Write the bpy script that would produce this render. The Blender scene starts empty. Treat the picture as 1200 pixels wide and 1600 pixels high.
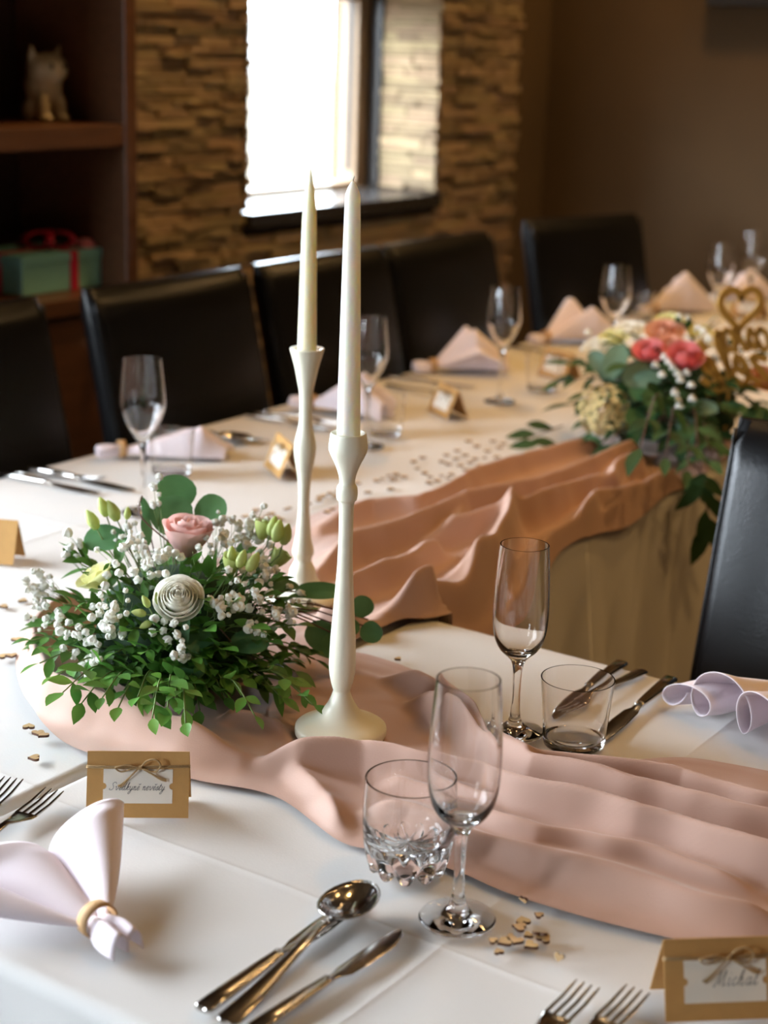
import bpy, bmesh, math, random
import numpy as np
from mathutils import Vector, Matrix, Euler

random.seed(7)
np.random.seed(7)
scene = bpy.context.scene
COL = scene.collection
PI = math.pi

# ------------------------------------------------------------------ camera
# world: Y runs along the long table, X across it, table tops at z = 0.75 m
TZ = 0.75
F_PX, PITCH, ROLL, YAW, CAM_H = 2620.0, math.radians(16.0), math.radians(1.9), math.radians(34.0), 1.45
_fh = Vector((-math.sin(YAW), math.cos(YAW), 0)); _r = Vector((math.cos(YAW), math.sin(YAW), 0)); _u = Vector((0, 0, 1))
FW = _fh * math.cos(PITCH) - _u * math.sin(PITCH)
_up = _fh * math.sin(PITCH) + _u * math.cos(PITCH)
RT = _r * math.cos(ROLL) + _up * math.sin(ROLL)
UP = -_r * math.sin(ROLL) + _up * math.cos(ROLL)
EYE = Vector((0, 0, CAM_H))
cam_d = bpy.data.cameras.new('camera')
cam = bpy.data.objects.new('camera', cam_d); COL.objects.link(cam)
m3 = Matrix((RT, UP, -FW)).transposed()
cam.matrix_world = Matrix.Translation(EYE) @ m3.to_4x4()
cam_d.sensor_fit = 'VERTICAL'; cam_d.sensor_height = 24.0; cam_d.sensor_width = 18.0
cam_d.lens = F_PX / 1600.0 * 24.0
cam_d.clip_start = 0.05
cam_d.dof.use_dof = True
cam_d.dof.focus_distance = 1.62
cam_d.dof.aperture_fstop = 3.0
scene.camera = cam


def ray(px, py):
    return FW + RT * ((px - 600) / F_PX) - UP * ((py - 800) / F_PX)


def at(px, py, z=TZ):
    """the point of the photograph seen at (px, py) that lies at height z"""
    d = ray(px, py)
    return EYE + d * ((z - EYE.z) / d.z)


def at_x(px, py, x):
    d = ray(px, py)
    return EYE + d * (x / d.x)


def on_dome(px, py, c, r, push=0.0):
    """nearest hit of the view ray with the ellipsoid (c, r); returns point and outward normal"""
    d = ray(px, py); d = Vector((d.x / r[0], d.y / r[1], d.z / r[2]))
    o = EYE - c; o = Vector((o.x / r[0], o.y / r[1], o.z / r[2]))
    a = d.dot(d); b = 2 * o.dot(d); cc = o.dot(o) - 1
    disc = b * b - 4 * a * cc
    t = (-b - math.sqrt(disc)) / (2 * a) if disc > 0 else -b / (2 * a)
    q = o + d * t
    n = Vector((q.x / r[0], q.y / r[1], q.z / r[2])).normalized()
    p = Vector((q.x * r[0], q.y * r[1], q.z * r[2])) + c
    return p + n * push, n


# ------------------------------------------------------------------ sky, exposure
scene.view_settings.view_transform = 'Standard'
scene.view_settings.look = 'None'
scene.view_settings.gamma = 1.0
scene.view_settings.use_curve_mapping = False
scene.view_settings.exposure = 0.18
world = bpy.data.worlds.new('overcast_sky'); scene.world = world
world.use_nodes = True
bg = world.node_tree.nodes['Background']
bg.inputs[1].default_value = 29.5
_wn = world.node_tree                                        # even overcast sky above the horizon, dark ground added below to dim the reveal
_tc = _wn.nodes.new('ShaderNodeTexCoord'); _sx = _wn.nodes.new('ShaderNodeSeparateXYZ'); _mr = _wn.nodes.new('ShaderNodeMapRange')
_mr.inputs[1].default_value = -0.03; _mr.inputs[2].default_value = 0.03
_mx = _wn.nodes.new('ShaderNodeMix'); _mx.data_type = 'RGBA'
_mx.inputs[6].default_value = (0.10, 0.10, 0.09, 1); _mx.inputs[7].default_value = (0.80, 0.90, 1.0, 1)
_wn.links.new(_tc.outputs['Generated'], _sx.inputs[0]); _wn.links.new(_sx.outputs['Z'], _mr.inputs[0])
_wn.links.new(_mr.outputs[0], _mx.inputs[0]); _wn.links.new(_mx.outputs[2], bg.inputs[0])
WINDOWS = [(3.394, 4.309), (-1.05, 1.45)]                     # y ranges of the two windows in the stone wall
WIN_Z0, WIN_TOPS = 0.99, (1.62, 2.15, 2.35)
WIN_Z1 = 2.35
GLASS_X = -3.03
for (y0, y1), wz1 in zip(WINDOWS, WIN_TOPS):                 # portals: guide the daylight sampling, give no light themselves
    ld = bpy.data.lights.new('window_portal', 'AREA'); ld.shape = 'RECTANGLE'
    ld.size = y1 - y0; ld.size_y = wz1 - WIN_Z0; ld.cycles.is_portal = True
    lo = bpy.data.objects.new('window_portal', ld); COL.objects.link(lo)
    lo.location = (GLASS_X - 0.06, (y0 + y1) / 2, (WIN_Z0 + wz1) / 2)
    lo.rotation_euler = Vector((1, 0, 0)).to_track_quat('-Z', 'Z').to_euler()
NEAR_WIN = (-2.60, -1.75)                                   # x range of the window in the wall behind the viewer
ld = bpy.data.lights.new('window_portal', 'AREA'); ld.shape = 'RECTANGLE'
ld.size = NEAR_WIN[1] - NEAR_WIN[0]; ld.size_y = WIN_Z1 - WIN_Z0; ld.cycles.is_portal = True
lo = bpy.data.objects.new('window_portal', ld); COL.objects.link(lo)
lo.location = (sum(NEAR_WIN) / 2, -2.98, (WIN_Z0 + WIN_Z1) / 2)
lo.rotation_euler = Vector((0, 1, 0)).to_track_quat('-Z', 'Z').to_euler()
LAMP_W = 3.2
LAMP_COL = (1.0, 0.58, 0.20)

# ------------------------------------------------------------------ materials


def new_mat(name):
    m = bpy.data.materials.new(name); m.use_nodes = True
    nt = m.node_tree
    return m, nt, nt.nodes['Principled BSDF']


def mat(name, col, rough=0.6, metal=0.0, spec=0.5, noise=0.0, nscale=20.0, bump=0.0, bscale=80.0, sheen=0.0,
        trans=0.0, ior=1.5, rand=0.0, coat=0.0, stretch=None, detail=3.0):
    m, nt, b = new_mat(name)
    b.inputs['Roughness'].default_value = rough
    b.inputs['Metallic'].default_value = metal
    b.inputs['Specular IOR Level'].default_value = spec
    b.inputs['IOR'].default_value = ior
    b.inputs['Transmission Weight'].default_value = trans
    b.inputs['Sheen Weight'].default_value = sheen
    b.inputs['Coat Weight'].default_value = coat
    c4 = (*col, 1)
    b.inputs['Base Color'].default_value = c4
    tc = nt.nodes.new('ShaderNodeTexCoord')
    vec = tc.outputs['Object']
    if stretch:
        mp = nt.nodes.new('ShaderNodeMapping'); mp.inputs['Scale'].default_value = stretch
        nt.links.new(vec, mp.inputs['Vector']); vec = mp.outputs['Vector']
    last = None
    if noise > 0:
        n = nt.nodes.new('ShaderNodeTexNoise'); n.inputs['Scale'].default_value = nscale; n.inputs['Detail'].default_value = detail
        nt.links.new(vec, n.inputs['Vector'])
        mx = nt.nodes.new('ShaderNodeMix'); mx.data_type = 'RGBA'
        mx.inputs[6].default_value = (*[max(0, x * (1 - noise)) for x in col], 1)
        mx.inputs[7].default_value = (*[min(1, x * (1 + noise)) for x in col], 1)
        nt.links.new(n.outputs['Fac'], mx.inputs[0])
        last = mx.outputs[2]
    if rand > 0:
        oi = nt.nodes.new('ShaderNodeObjectInfo')
        hs = nt.nodes.new('ShaderNodeHueSaturation')
        mr = nt.nodes.new('ShaderNodeMapRange'); mr.inputs[3].default_value = 1 - rand; mr.inputs[4].default_value = 1 + rand
        nt.links.new(oi.outputs['Random'], mr.inputs[0]); nt.links.new(mr.outputs[0], hs.inputs['Value'])
        mr2 = nt.nodes.new('ShaderNodeMapRange'); mr2.inputs[3].default_value = 0.5 - rand * 0.04; mr2.inputs[4].default_value = 0.5 + rand * 0.04
        ml = nt.nodes.new('ShaderNodeMath'); ml.operation = 'FRACT'
        mm = nt.nodes.new('ShaderNodeMath'); mm.operation = 'MULTIPLY'; mm.inputs[1].default_value = 7.31
        nt.links.new(oi.outputs['Random'], mm.inputs[0]); nt.links.new(mm.outputs[0], ml.inputs[0]); nt.links.new(ml.outputs[0], mr2.inputs[0])
        nt.links.new(mr2.outputs[0], hs.inputs['Hue'])
        if last is not None:
            nt.links.new(last, hs.inputs['Color'])
        else:
            hs.inputs['Color'].default_value = c4
        last = hs.outputs['Color']
    if last is not None:
        nt.links.new(last, b.inputs['Base Color'])
    if bump > 0:
        n2 = nt.nodes.new('ShaderNodeTexNoise'); n2.inputs['Scale'].default_value = bscale; n2.inputs['Detail'].default_value = 4
        nt.links.new(vec, n2.inputs['Vector'])
        bp = nt.nodes.new('ShaderNodeBump'); bp.inputs['Strength'].default_value = bump; bp.inputs['Distance'].default_value = 0.004
        nt.links.new(n2.outputs['Fac'], bp.inputs['Height']); nt.links.new(bp.outputs['Normal'], b.inputs['Normal'])
    return m


def leaf_mat(name, col, tr=0.3, rough=0.45, rand=0.25, noise=0.2):
    m = mat(name, col, rough=rough, rand=rand, noise=noise, nscale=60, spec=0.4)
    nt = m.node_tree; b = nt.nodes['Principled BSDF']; out = nt.nodes['Material Output']
    t = nt.nodes.new('ShaderNodeBsdfTranslucent'); mx = nt.nodes.new('ShaderNodeMixShader'); mx.inputs[0].default_value = tr
    src = b.inputs['Base Color'].links[0].from_socket if b.inputs['Base Color'].links else None
    if src:
        nt.links.new(src, t.inputs['Color'])
    else:
        t.inputs['Color'].default_value = (*col, 1)
    nt.links.new(b.outputs[0], mx.inputs[1]); nt.links.new(t.outputs[0], mx.inputs[2]); nt.links.new(mx.outputs[0], out.inputs['Surface'])
    return m


def emit_mat(name, col, s):
    m, nt, b = new_mat(name)
    b.inputs['Base Color'].default_value = (*col, 1)
    b.inputs['Emission Color'].default_value = (*col, 1); b.inputs['Emission Strength'].default_value = s
    return m


def pane_mat():
    m = bpy.data.materials.new('window_glass'); m.use_nodes = True
    nt = m.node_tree; nt.nodes.remove(nt.nodes['Principled BSDF']); out = nt.nodes['Material Output']
    t = nt.nodes.new('ShaderNodeBsdfTransparent'); g = nt.nodes.new('ShaderNodeBsdfGlossy'); g.inputs['Roughness'].default_value = 0.02
    mx = nt.nodes.new('ShaderNodeMixShader'); mx.inputs[0].default_value = 0.05
    nt.links.new(t.outputs[0], mx.inputs[1]); nt.links.new(g.outputs[0], mx.inputs[2])
    nt.links.new(mx.outputs[0], out.inputs['Surface'])
    return m


M = dict(
    cloth=mat('white_tablecloth', (0.655, 0.635, 0.610), rough=0.85, spec=0.2, sheen=0.1, bump=0.06, bscale=420, noise=0.02, nscale=4),
    runner=mat('dusty_pink_chiffon', (0.480, 0.295, 0.225), rough=0.62, spec=0.3, sheen=0.25, bump=0.06, bscale=600, noise=0.03, nscale=6),
    napkin=mat('pale_pink_linen', (0.84, 0.745, 0.79), rough=0.85, spec=0.2, sheen=0.15, bump=0.08, bscale=500),
    kraft=mat('kraft_card', (0.54, 0.305, 0.108), rough=0.75, spec=0.25, noise=0.10, nscale=90, bump=0.05, bscale=300),
    ring=mat('kraft_ring', (0.55, 0.33, 0.15), rough=0.7, noise=0.12, nscale=80),
    label=mat('ivory_label', (0.86, 0.80, 0.70), rough=0.6, noise=0.02, nscale=50),
    ink=mat('grey_ink', (0.16, 0.15, 0.14), rough=0.6),
    twine=mat('jute_twine', (0.40, 0.26, 0.12), rough=0.9, noise=0.25, nscale=400, bump=0.3, bscale=900),
    ivory=mat('ivory_lacquer', (0.86, 0.83, 0.67), rough=0.38, spec=0.45, noise=0.03, nscale=8, coat=0.15),
    wax_a=mat('cream_wax', (0.86, 0.82, 0.66), rough=0.42, spec=0.4, noise=0.02),
    wax_b=mat('white_wax', (0.88, 0.86, 0.82), rough=0.42, spec=0.4, noise=0.02),
    wick=mat('cotton_wick', (0.75, 0.70, 0.60), rough=0.9, noise=0.1, nscale=300),
    glass=mat('clear_glass', (1, 1, 1), rough=0.0, trans=1.0, ior=1.5),
    steel=mat('polished_steel', (0.56, 0.53, 0.50), rough=0.13, metal=1.0, noise=0.04, nscale=30),
    leather=mat('black_leather', (0.005, 0.005, 0.0055), rough=0.27, spec=0.30, bump=0.10, bscale=260, noise=0.2, nscale=20),
    chair_leg=mat('black_stained_wood', (0.02, 0.015, 0.012), rough=0.4, noise=0.2, nscale=15, stretch=(8, 8, 1)),
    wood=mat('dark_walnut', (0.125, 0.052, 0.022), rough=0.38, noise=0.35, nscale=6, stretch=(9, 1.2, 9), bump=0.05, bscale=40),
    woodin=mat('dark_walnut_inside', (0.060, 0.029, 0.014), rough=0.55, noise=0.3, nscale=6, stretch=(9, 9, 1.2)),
    stone=mat('ledger_stone', (0.41, 0.30, 0.18), rough=0.75, noise=0.35, nscale=18, bump=0.6, bscale=60, rand=0.34, spec=0.35),
    stoneback=mat('stone_joint', (0.085, 0.055, 0.032), rough=0.95, noise=0.3, nscale=30),
    plaster=mat('brown_plaster', (0.098, 0.060, 0.027), rough=0.9, noise=0.30, nscale=2.2, bump=0.2, bscale=25, detail=6),
    ceil=mat('ceiling_paint', (0.16, 0.115, 0.072), rough=0.95, noise=0.04),
    floor=mat('dark_floor_boards', (0.10, 0.055, 0.03), rough=0.45, noise=0.35, nscale=4, stretch=(1, 10, 1)),
    frame=mat('window_frame_brown', (0.27, 0.18, 0.105), rough=0.45, noise=0.1, nscale=20),
    sill=mat('dark_sill', (0.030, 0.027, 0.026), rough=0.25, noise=0.2, nscale=30),
    pane=pane_mat(),
    teal=mat('teal_paper', (0.28, 0.66, 0.62), rough=0.55, noise=0.05, nscale=30),
    red=mat('crimson_ribbon', (0.62, 0.02, 0.07), rough=0.4, noise=0.1, nscale=40),
    pinkp=mat('coral_paper', (0.62, 0.17, 0.20), rough=0.6, noise=0.15, nscale=60),
    ceramic=mat('cream_ceramic', (0.46, 0.38, 0.25), rough=0.5, noise=0.25, nscale=30),
    black=mat('black_plastic', (0.012, 0.012, 0.013), rough=0.3),
    brass=mat('brushed_knob', (0.5, 0.42, 0.3), rough=0.35, metal=1.0),
    heart=mat('birch_ply', (0.53, 0.345, 0.16), rough=0.75, noise=0.15, nscale=200, rand=0.15),
    burnt=mat('laser_burnt_edge', (0.085, 0.035, 0.015), rough=0.8, noise=0.2, nscale=200),
    gold=mat('gold_painted_ply', (0.60, 0.345, 0.075), rough=0.42, metal=0.0, noise=0.1, nscale=60),
    boxwood=leaf_mat('boxwood_leaf', (0.110, 0.275, 0.045), tr=0.28, rand=0.4),
    euc=leaf_mat('eucalyptus_leaf', (0.085, 0.205, 0.075), tr=0.25, rough=0.55, rand=0.18),
    euc_grey=leaf_mat('grey_eucalyptus_leaf', (0.115, 0.195, 0.125), tr=0.2, rough=0.6, rand=0.15),
    ruscus=leaf_mat('dark_ruscus_leaf', (0.024, 0.075, 0.018), tr=0.2, rough=0.62, rand=0.35),
    stem=mat('green_stem', (0.13, 0.20, 0.05), rough=0.6, noise=0.2),
    darkstem=mat('brown_stem', (0.10, 0.045, 0.03), rough=0.6, noise=0.2),
    gyp=leaf_mat('white_gypsophila', (0.90, 0.89, 0.82), tr=0.25, rough=0.8, rand=0.08, noise=0.05),
    petal_pink=leaf_mat('blush_rose_petal', (0.86, 0.56, 0.50), tr=0.3, rough=0.6, rand=0.12, noise=0.12),
    petal_white=leaf_mat('ivory_petal', (0.93, 0.91, 0.82), tr=0.4, rough=0.6, rand=0.05, noise=0.05),
    petal_lemon=leaf_mat('lemon_petal', (0.82, 0.80, 0.42), tr=0.3, rough=0.6, rand=0.05, noise=0.05),
    petal_green=leaf_mat('lisianthus_bud_petal', (0.58, 0.66, 0.22), tr=0.3, rough=0.5, rand=0.12, noise=0.15),
    petal_coral=leaf_mat('coral_rose_petal', (0.82, 0.25, 0.25), tr=0.25, rough=0.6, rand=0.12, noise=0.1),
    petal_peach=leaf_mat('peach_petal', (0.74, 0.38, 0.25), tr=0.3, rough=0.6, rand=0.1, noise=0.1),
    petal_sand=leaf_mat('sand_hydrangea_petal', (0.66, 0.52, 0.24), tr=0.25, rough=0.7, rand=0.15, noise=0.1),
    foam=mat('dark_floral_foam', (0.02, 0.05, 0.02), rough=0.95, noise=0.3, nscale=80),
    lampmetal=mat('lamp_housing', (0.6, 0.58, 0.55), rough=0.4, metal=0.8),
    lampglow=emit_mat('warm_lamp_disc', (1.0, 0.68, 0.36), 30.0),
)

for k_ in ('wax_a', 'wax_b'):                    # wax lets light through
    b_ = M[k_].node_tree.nodes['Principled BSDF']
    b_.inputs['Subsurface Weight'].default_value = 0.75
    b_.inputs['Subsurface Radius'].default_value = (1.0, 0.8, 0.55)
    b_.inputs['Subsurface Scale'].default_value = 0.016

# ------------------------------------------------------------------ mesh helpers


class MB:
    def __init__(s):
        s.v = []; s.f = []; s.mi = []

    def add(s, vs, fs, mi=0):
        o = len(s.v); s.v.extend([tuple(p) for p in vs]); s.f.extend([tuple(i + o for i in f) for f in fs]); s.mi.extend([mi] * len(fs)); return s

    def box(s, x0, x1, y0, y1, z0, z1, mi=0):
        return s.add([(x0, y0, z0), (x1, y0, z0), (x1, y1, z0), (x0, y1, z0), (x0, y0, z1), (x1, y0, z1), (x1, y1, z1), (x0, y1, z1)],
                     [(3, 2, 1, 0), (4, 5, 6, 7), (0, 1, 5, 4), (1, 2, 6, 5), (2, 3, 7, 6), (3, 0, 4, 7)], mi)

    def lathe(s, prof, n=48, mi=0, mod=None, closed=False):
        vs = []; fs = []
        rows = []
        for k, (r, z) in enumerate(prof):
            if r < 1e-6:
                rows.append([len(vs)]); vs.append((0, 0, z))
            else:
                row = []
                for i in range(n):
                    a = 2 * PI * i / n
                    rr = r * (mod(k, a) if mod else 1)
                    row.append(len(vs)); vs.append((rr * math.cos(a), rr * math.sin(a), z))
                rows.append(row)
        pairs = list(zip(rows, rows[1:])) + ([(rows[-1], rows[0])] if closed else [])
        for a, b in pairs:
            if len(a) == 1 and len(b) == 1:
                continue
            for i in range(n):
                j = (i + 1) % n
                if len(a) == 1:
                    fs.append((a[0], b[j], b[i]))
                elif len(b) == 1:
                    fs.append((a[i], a[j], b[0]))
                else:
                    fs.append((a[i], a[j], b[j], b[i]))
        return s.add(vs, fs, mi)

    def tube(s, pts, rad, n=8, mi=0, flat=1.0, upv=None, cap=True):
        pts = [Vector(p) for p in pts]; N = len(pts)
        rads = rad if isinstance(rad, (list, tuple)) else [rad] * N
        vs = []; fs = []
        prev = None
        for i, p in enumerate(pts):
            t = (pts[min(i + 1, N - 1)] - pts[max(i - 1, 0)]).normalized()
            if upv is not None:
                a = Vector(upv)
            else:
                a = prev if prev is not None else (Vector((0, 0, 1)) if abs(t.z) < 0.9 else Vector((1, 0, 0)))
            b = (a - t * a.dot(t))
            if b.length < 1e-6:
                b = t.orthogonal()
            b.normalize(); c = t.cross(b); prev = b
            for k in range(n):
                an = 2 * PI * k / n
                vs.append(p + (c * math.cos(an) + b * math.sin(an) * flat) * rads[i])
        for i in range(N - 1):
            for k in range(n):
                k2 = (k + 1) % n
                fs.append((i * n + k, i * n + k2, (i + 1) * n + k2, (i + 1) * n + k))
        if cap:
            fs.append(tuple(reversed(range(n)))); fs.append(tuple(range((N - 1) * n, N * n)))
        return s.add(vs, fs, mi)

    def grid(s, P, mi=0, closed_u=False):
        nu = len(P); nv = len(P[0])
        vs = [p for row in P for p in row]; fs = []
        for i in range(nu if closed_u else nu - 1):
            i2 = (i + 1) % nu
            for j in range(nv - 1):
                fs.append((i * nv + j, i2 * nv + j, i2 * nv + j + 1, i * nv + j + 1))
        return s.add(vs, fs, mi)

    def prism(s, poly, z0, z1, mi=0, mi_side=None):
        n = len(poly)
        vs = [(x, y, z0) for x, y in poly] + [(x, y, z1) for x, y in poly]
        s.add(vs, [tuple(reversed(range(n))), tuple(range(n, 2 * n))], mi)
        o = len(s.v) - 2 * n
        for i in range(n):
            j = (i + 1) % n
            s.f.append((o + i, o + j, o + n + j, o + n + i)); s.mi.append(mi if mi_side is None else mi_side)
        return s

    def mesh(s, name, mats, smooth=True, recalc=False):
        me = bpy.data.meshes.new(name)
        me.from_pydata(s.v, [], s.f)
        mats = mats if isinstance(mats, (list, tuple)) else [mats]
        for m in mats:
            me.materials.append(m)
        if any(s.mi):
            me.polygons.foreach_set('material_index', s.mi)
        if recalc:
            bm = bmesh.new(); bm.from_mesh(me); bmesh.ops.recalc_face_normals(bm, faces=bm.faces); bm.to_mesh(me); bm.free()
        if smooth is True:
            me.polygons.foreach_set('use_smooth', [True] * len(me.polygons))
        elif smooth:
            me.polygons.foreach_set('use_smooth', [True] * len(me.polygons)); me.set_sharp_from_angle(angle=math.radians(smooth))
        me.update()
        return me

    def build(s, name, mats, parent=None, smooth=40, recalc=True):
        return link(name, s.mesh(name, mats, smooth, recalc), parent)


def link(name, me, parent=None, mw=None):
    o = bpy.data.objects.new(name, me); COL.objects.link(o)
    if parent is not None:
        o.parent = parent
    if mw is not None:
        o.matrix_local = mw
    return o


def tag(o, label=None, cat=None, group=None, kind=None):
    if label: o['label'] = label
    if cat: o['category'] = cat
    if group: o['group'] = group
    if kind: o['kind'] = kind
    return o


def thing(name, loc, rz=0.0, label=None, cat=None, group=None):
    o = bpy.data.objects.new(name, None); COL.objects.link(o); o.empty_display_size = 0.05
    o.location = loc; o.rotation_euler = (0, 0, rz)
    return tag(o, label, cat, group)


def copy_tree(o, parent=None):
    c = o.copy(); COL.objects.link(c)
    if parent is not None:
        c.parent = parent
    for ch in list(o.children):
        copy_tree(ch, c)
    return c


def bevel(o, w, seg=2):
    m = o.modifiers.new('bevel', 'BEVEL'); m.width = w; m.segments = seg; m.limit_method = 'ANGLE'
    return o


def solid(o, t, off=0.0):
    m = o.modifiers.new('thickness', 'SOLIDIFY'); m.thickness = t; m.offset = off
    return o


def frame_mat(p, ydir, nrm):
    """matrix at p whose +Y is ydir and whose +Z leans to nrm"""
    y = Vector(ydir).normalized(); n = Vector(nrm)
    z = n - y * n.dot(y)
    if z.length < 1e-5:
        z = y.orthogonal()
    z.normalize(); x = y.cross(z)
    m = Matrix((x, y, z)).transposed().to_4x4(); m.translation = p
    return m


def catmull(pts, n=6):
    P = [Vector(p) for p in pts]; out = []
    for i in range(len(P) - 1):
        p0, p1, p2, p3 = P[max(i - 1, 0)], P[i], P[i + 1], P[min(i + 2, len(P) - 1)]
        for k in range(n):
            t = k / n
            out.append(0.5 * ((2 * p1) + (p2 - p0) * t + (2 * p0 - 5 * p1 + 4 * p2 - p3) * t * t + (3 * p1 - p0 - 3 * p2 + p3) * t ** 3))
    out.append(P[-1]); return out


def struct(name, mb, m, smooth=False):
    o = mb.build(name, m, None, smooth); o['kind'] = 'structure'; return o


# ------------------------------------------------------------------ the room
WX = -2.78            # plaster plane of the window wall; stone cladding stands proud of it
X1, Y0, Y1, CEIL = 3.2, -2.8, 5.0, 2.75
struct('floor', MB().box(WX - 0.5, X1, Y0, Y1 + 0.1, -0.1, 0.0), M['floor'])
struct('ceiling', MB().box(WX - 0.5, X1, Y0, Y1 + 0.1, CEIL, CEIL + 0.1), M['ceil'])
wb = MB(); ys = [Y0]
for y0, y1 in sorted(WINDOWS):
    ys += [y0 - 0.02 if False else y0, y1]
ys.append(Y1)
for i in range(0, len(ys), 2):
    wb.box(GLASS_X - 0.12, WX, ys[i], ys[i + 1], 0, CEIL)
for (y0, y1), wz1 in zip(WINDOWS, WIN_TOPS):
    wb.box(GLASS_X - 0.12, WX, y0, y1, 0, WIN_Z0 - 0.045)
    wb.box(GLASS_X - 0.12, WX, y0, y1, wz1, CEIL)
struct('wall_left', wb, M['plaster'])
struct('wall_end', MB().box(WX - 0.5, X1, Y1, Y1 + 0.1, 0, CEIL), M['plaster'])
struct('wall_right', MB().box(X1, X1 + 0.1, Y0, Y1 + 0.1, 0, CEIL), M['plaster'])
wn = MB(); wn.box(WX - 0.5, NEAR_WIN[0], Y0 - 0.1, Y0, 0, CEIL); wn.box(NEAR_WIN[1], X1, Y0 - 0.1, Y0, 0, CEIL)
wn.box(NEAR_WIN[0], NEAR_WIN[1], Y0 - 0.1, Y0, 0, WIN_Z0 - 0.045); wn.box(NEAR_WIN[0], NEAR_WIN[1], Y0 - 0.1, Y0, WIN_Z1, CEIL)
struct('wall_near', wn, M['plaster'])

for wi, (y0, y1) in enumerate(WINDOWS + [NEAR_WIN]):
    w = thing('window_%d' % (wi + 1), (GLASS_X, (y0 + y1) / 2, WIN_Z0)); w['kind'] = 'structure'
    if wi == 2:
        w.location = ((y0 + y1) / 2, Y0 - 0.06, WIN_Z0); w.rotation_euler = (0, 0, PI / 2)
    hw = (y1 - y0) / 2; hh = WIN_TOPS[wi] - WIN_Z0; fw = 0.085
    fr = MB()
    fr.box(-0.035, 0.035, -hw, -hw + fw, 0, hh); fr.box(-0.035, 0.035, hw - fw, hw, 0, hh)
    fr.box(-0.035, 0.035, -hw + fw, hw - fw, 0, 0.018); fr.box(-0.035, 0.035, -hw + fw, hw - fw, hh - fw, hh)
    bevel(fr.build('window_frame', M['frame'], w, False), 0.006)
    gk = MB()
    for s_ in (-1, 1):
        gk.box(0.0, 0.012, s_ * (hw - fw) - 0.006, s_ * (hw - fw) + 0.006, 0.05, hh - fw)
    gk.build('gasket', M['black'], w, False)
    cs = MB()
    for s_ in (-1, 1):
        a_, b_ = sorted((s_ * hw, s_ * (hw - 0.030)))
        cs.box(0.0352, 0.075, a_, b_, 0.0, hh)
    cs.build('casing', M['sill'], w, False)  # added dark strips imitating the shaded gap between frame and stone
    MB().box(-0.004, 0.004, -hw + fw, hw - fw, 0.05, hh - fw).build('pane', M['pane'], w, False)
    bevel(MB().box(0.035, 0.30 if wi < 2 else 0.12, -hw + 0.004, hw - 0.004, -0.042, -0.002).build('window_sill', M['sill'], w, False), 0.004)


# ledger stone cladding: one mesh per stone
def stone_mesh(l, h, d, seed):
    rnd = random.Random(seed)
    # box with l along X, depth along Y (towards the viewer -Y... front), height Z, rough front
    nx = 4
    vs = []; fs = []
    for i in range(nx):
        x = -l / 2 + l * i / (nx - 1)
        zt = h / 2 - rnd.uniform(0, 0.12) * h; zb = -h / 2 + rnd.uniform(0, 0.12) * h
        y = d * rnd.uniform(0.85, 1.0); y2 = d * rnd.uniform(0.85, 1.0)
        vs += [(x, 0, zb), (x, y, zb + 0.001), (x, y2, zt - 0.001), (x, 0, zt)]
    for i in range(nx - 1):
        a = i * 4; b = a + 4
        fs += [(a, b, b + 1, a + 1), (a + 1, b + 1, b + 2, a + 2), (a + 2, b + 2, b + 3, a + 3)]
    fs += [(0, 1, 2, 3), tuple(reversed(range((nx - 1) * 4, nx * 4)))]
    return MB().add(vs, fs)


STONES = []
for k in range(14):
    l = [0.08, 0.11, 0.13, 0.16, 0.20, 0.10, 0.14][k % 7]
    STONES.append((l, stone_mesh(l - 0.003, 1.0, 1.0, k).mesh('stone', M['stone'], False, True)))


def cladding(name, origin, along, out, length, z0, z1, zv0, zv1, seed, dep=1.0):
    """stone facing of a wall strip: stones between zv0 and zv1 are single pieces, the rest is joined"""
    rnd = random.Random(seed)
    along = Vector(along); out = Vector(out)
    base = MB()
    o0 = Vector(origin)
    a = o0; b = o0 + along * length
    q = [a, b, b + out * 0.012, a + out * 0.012]
    base.add([(p.x, p.y, z0) for p in q] + [(p.x, p.y, z1) for p in q],
             [(3, 2, 1, 0), (4, 5, 6, 7), (0, 1, 5, 4), (1, 2, 6, 5), (2, 3, 7, 6), (3, 0, 4, 7)])
    root = struct(name, base, M['stoneback'])
    rest = MB()
    z = z0
    while z < z1 - 0.012:
        h = rnd.choice([0.012, 0.015, 0.018, 0.021, 0.026])
        h = min(h, z1 - z)
        x = -rnd.uniform(0, 0.06)
        while x < length - 0.004:
            li = rnd.randrange(len(STONES)); l, me = STONES[li]
            xa = max(x, 0.0); xb = min(x + l, length + rnd.uniform(-0.004, 0.004))
            if length - xb < 0.03:
                xb = length + rnd.uniform(-0.004, 0.006)
            if xb - xa > 0.012:
                d = rnd.choice((0.006, 0.010, 0.014, 0.019, 0.025)) * dep + 0.012
                mw = Matrix((along, out, Vector((0, 0, 1)))).transposed().to_4x4()
                mw.translation = o0 + along * ((xa + xb) / 2) + Vector((0, 0, z + h / 2))
                mw = mw @ Matrix.Diagonal(((xb - xa) / l, d, h * 0.96, 1))
                if zv0 <= z <= zv1:
                    link('stone', me, root, mw)
                else:
                    rest.add([mw @ v.co for v in me.vertices], [tuple(p.vertices) for p in me.polygons])
            x += l
        z += h
    if rest.v:
        r = rest.build('stone_courses', M['stone'], root, False, True); r['kind'] = 'stuff'
    return root


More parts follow.
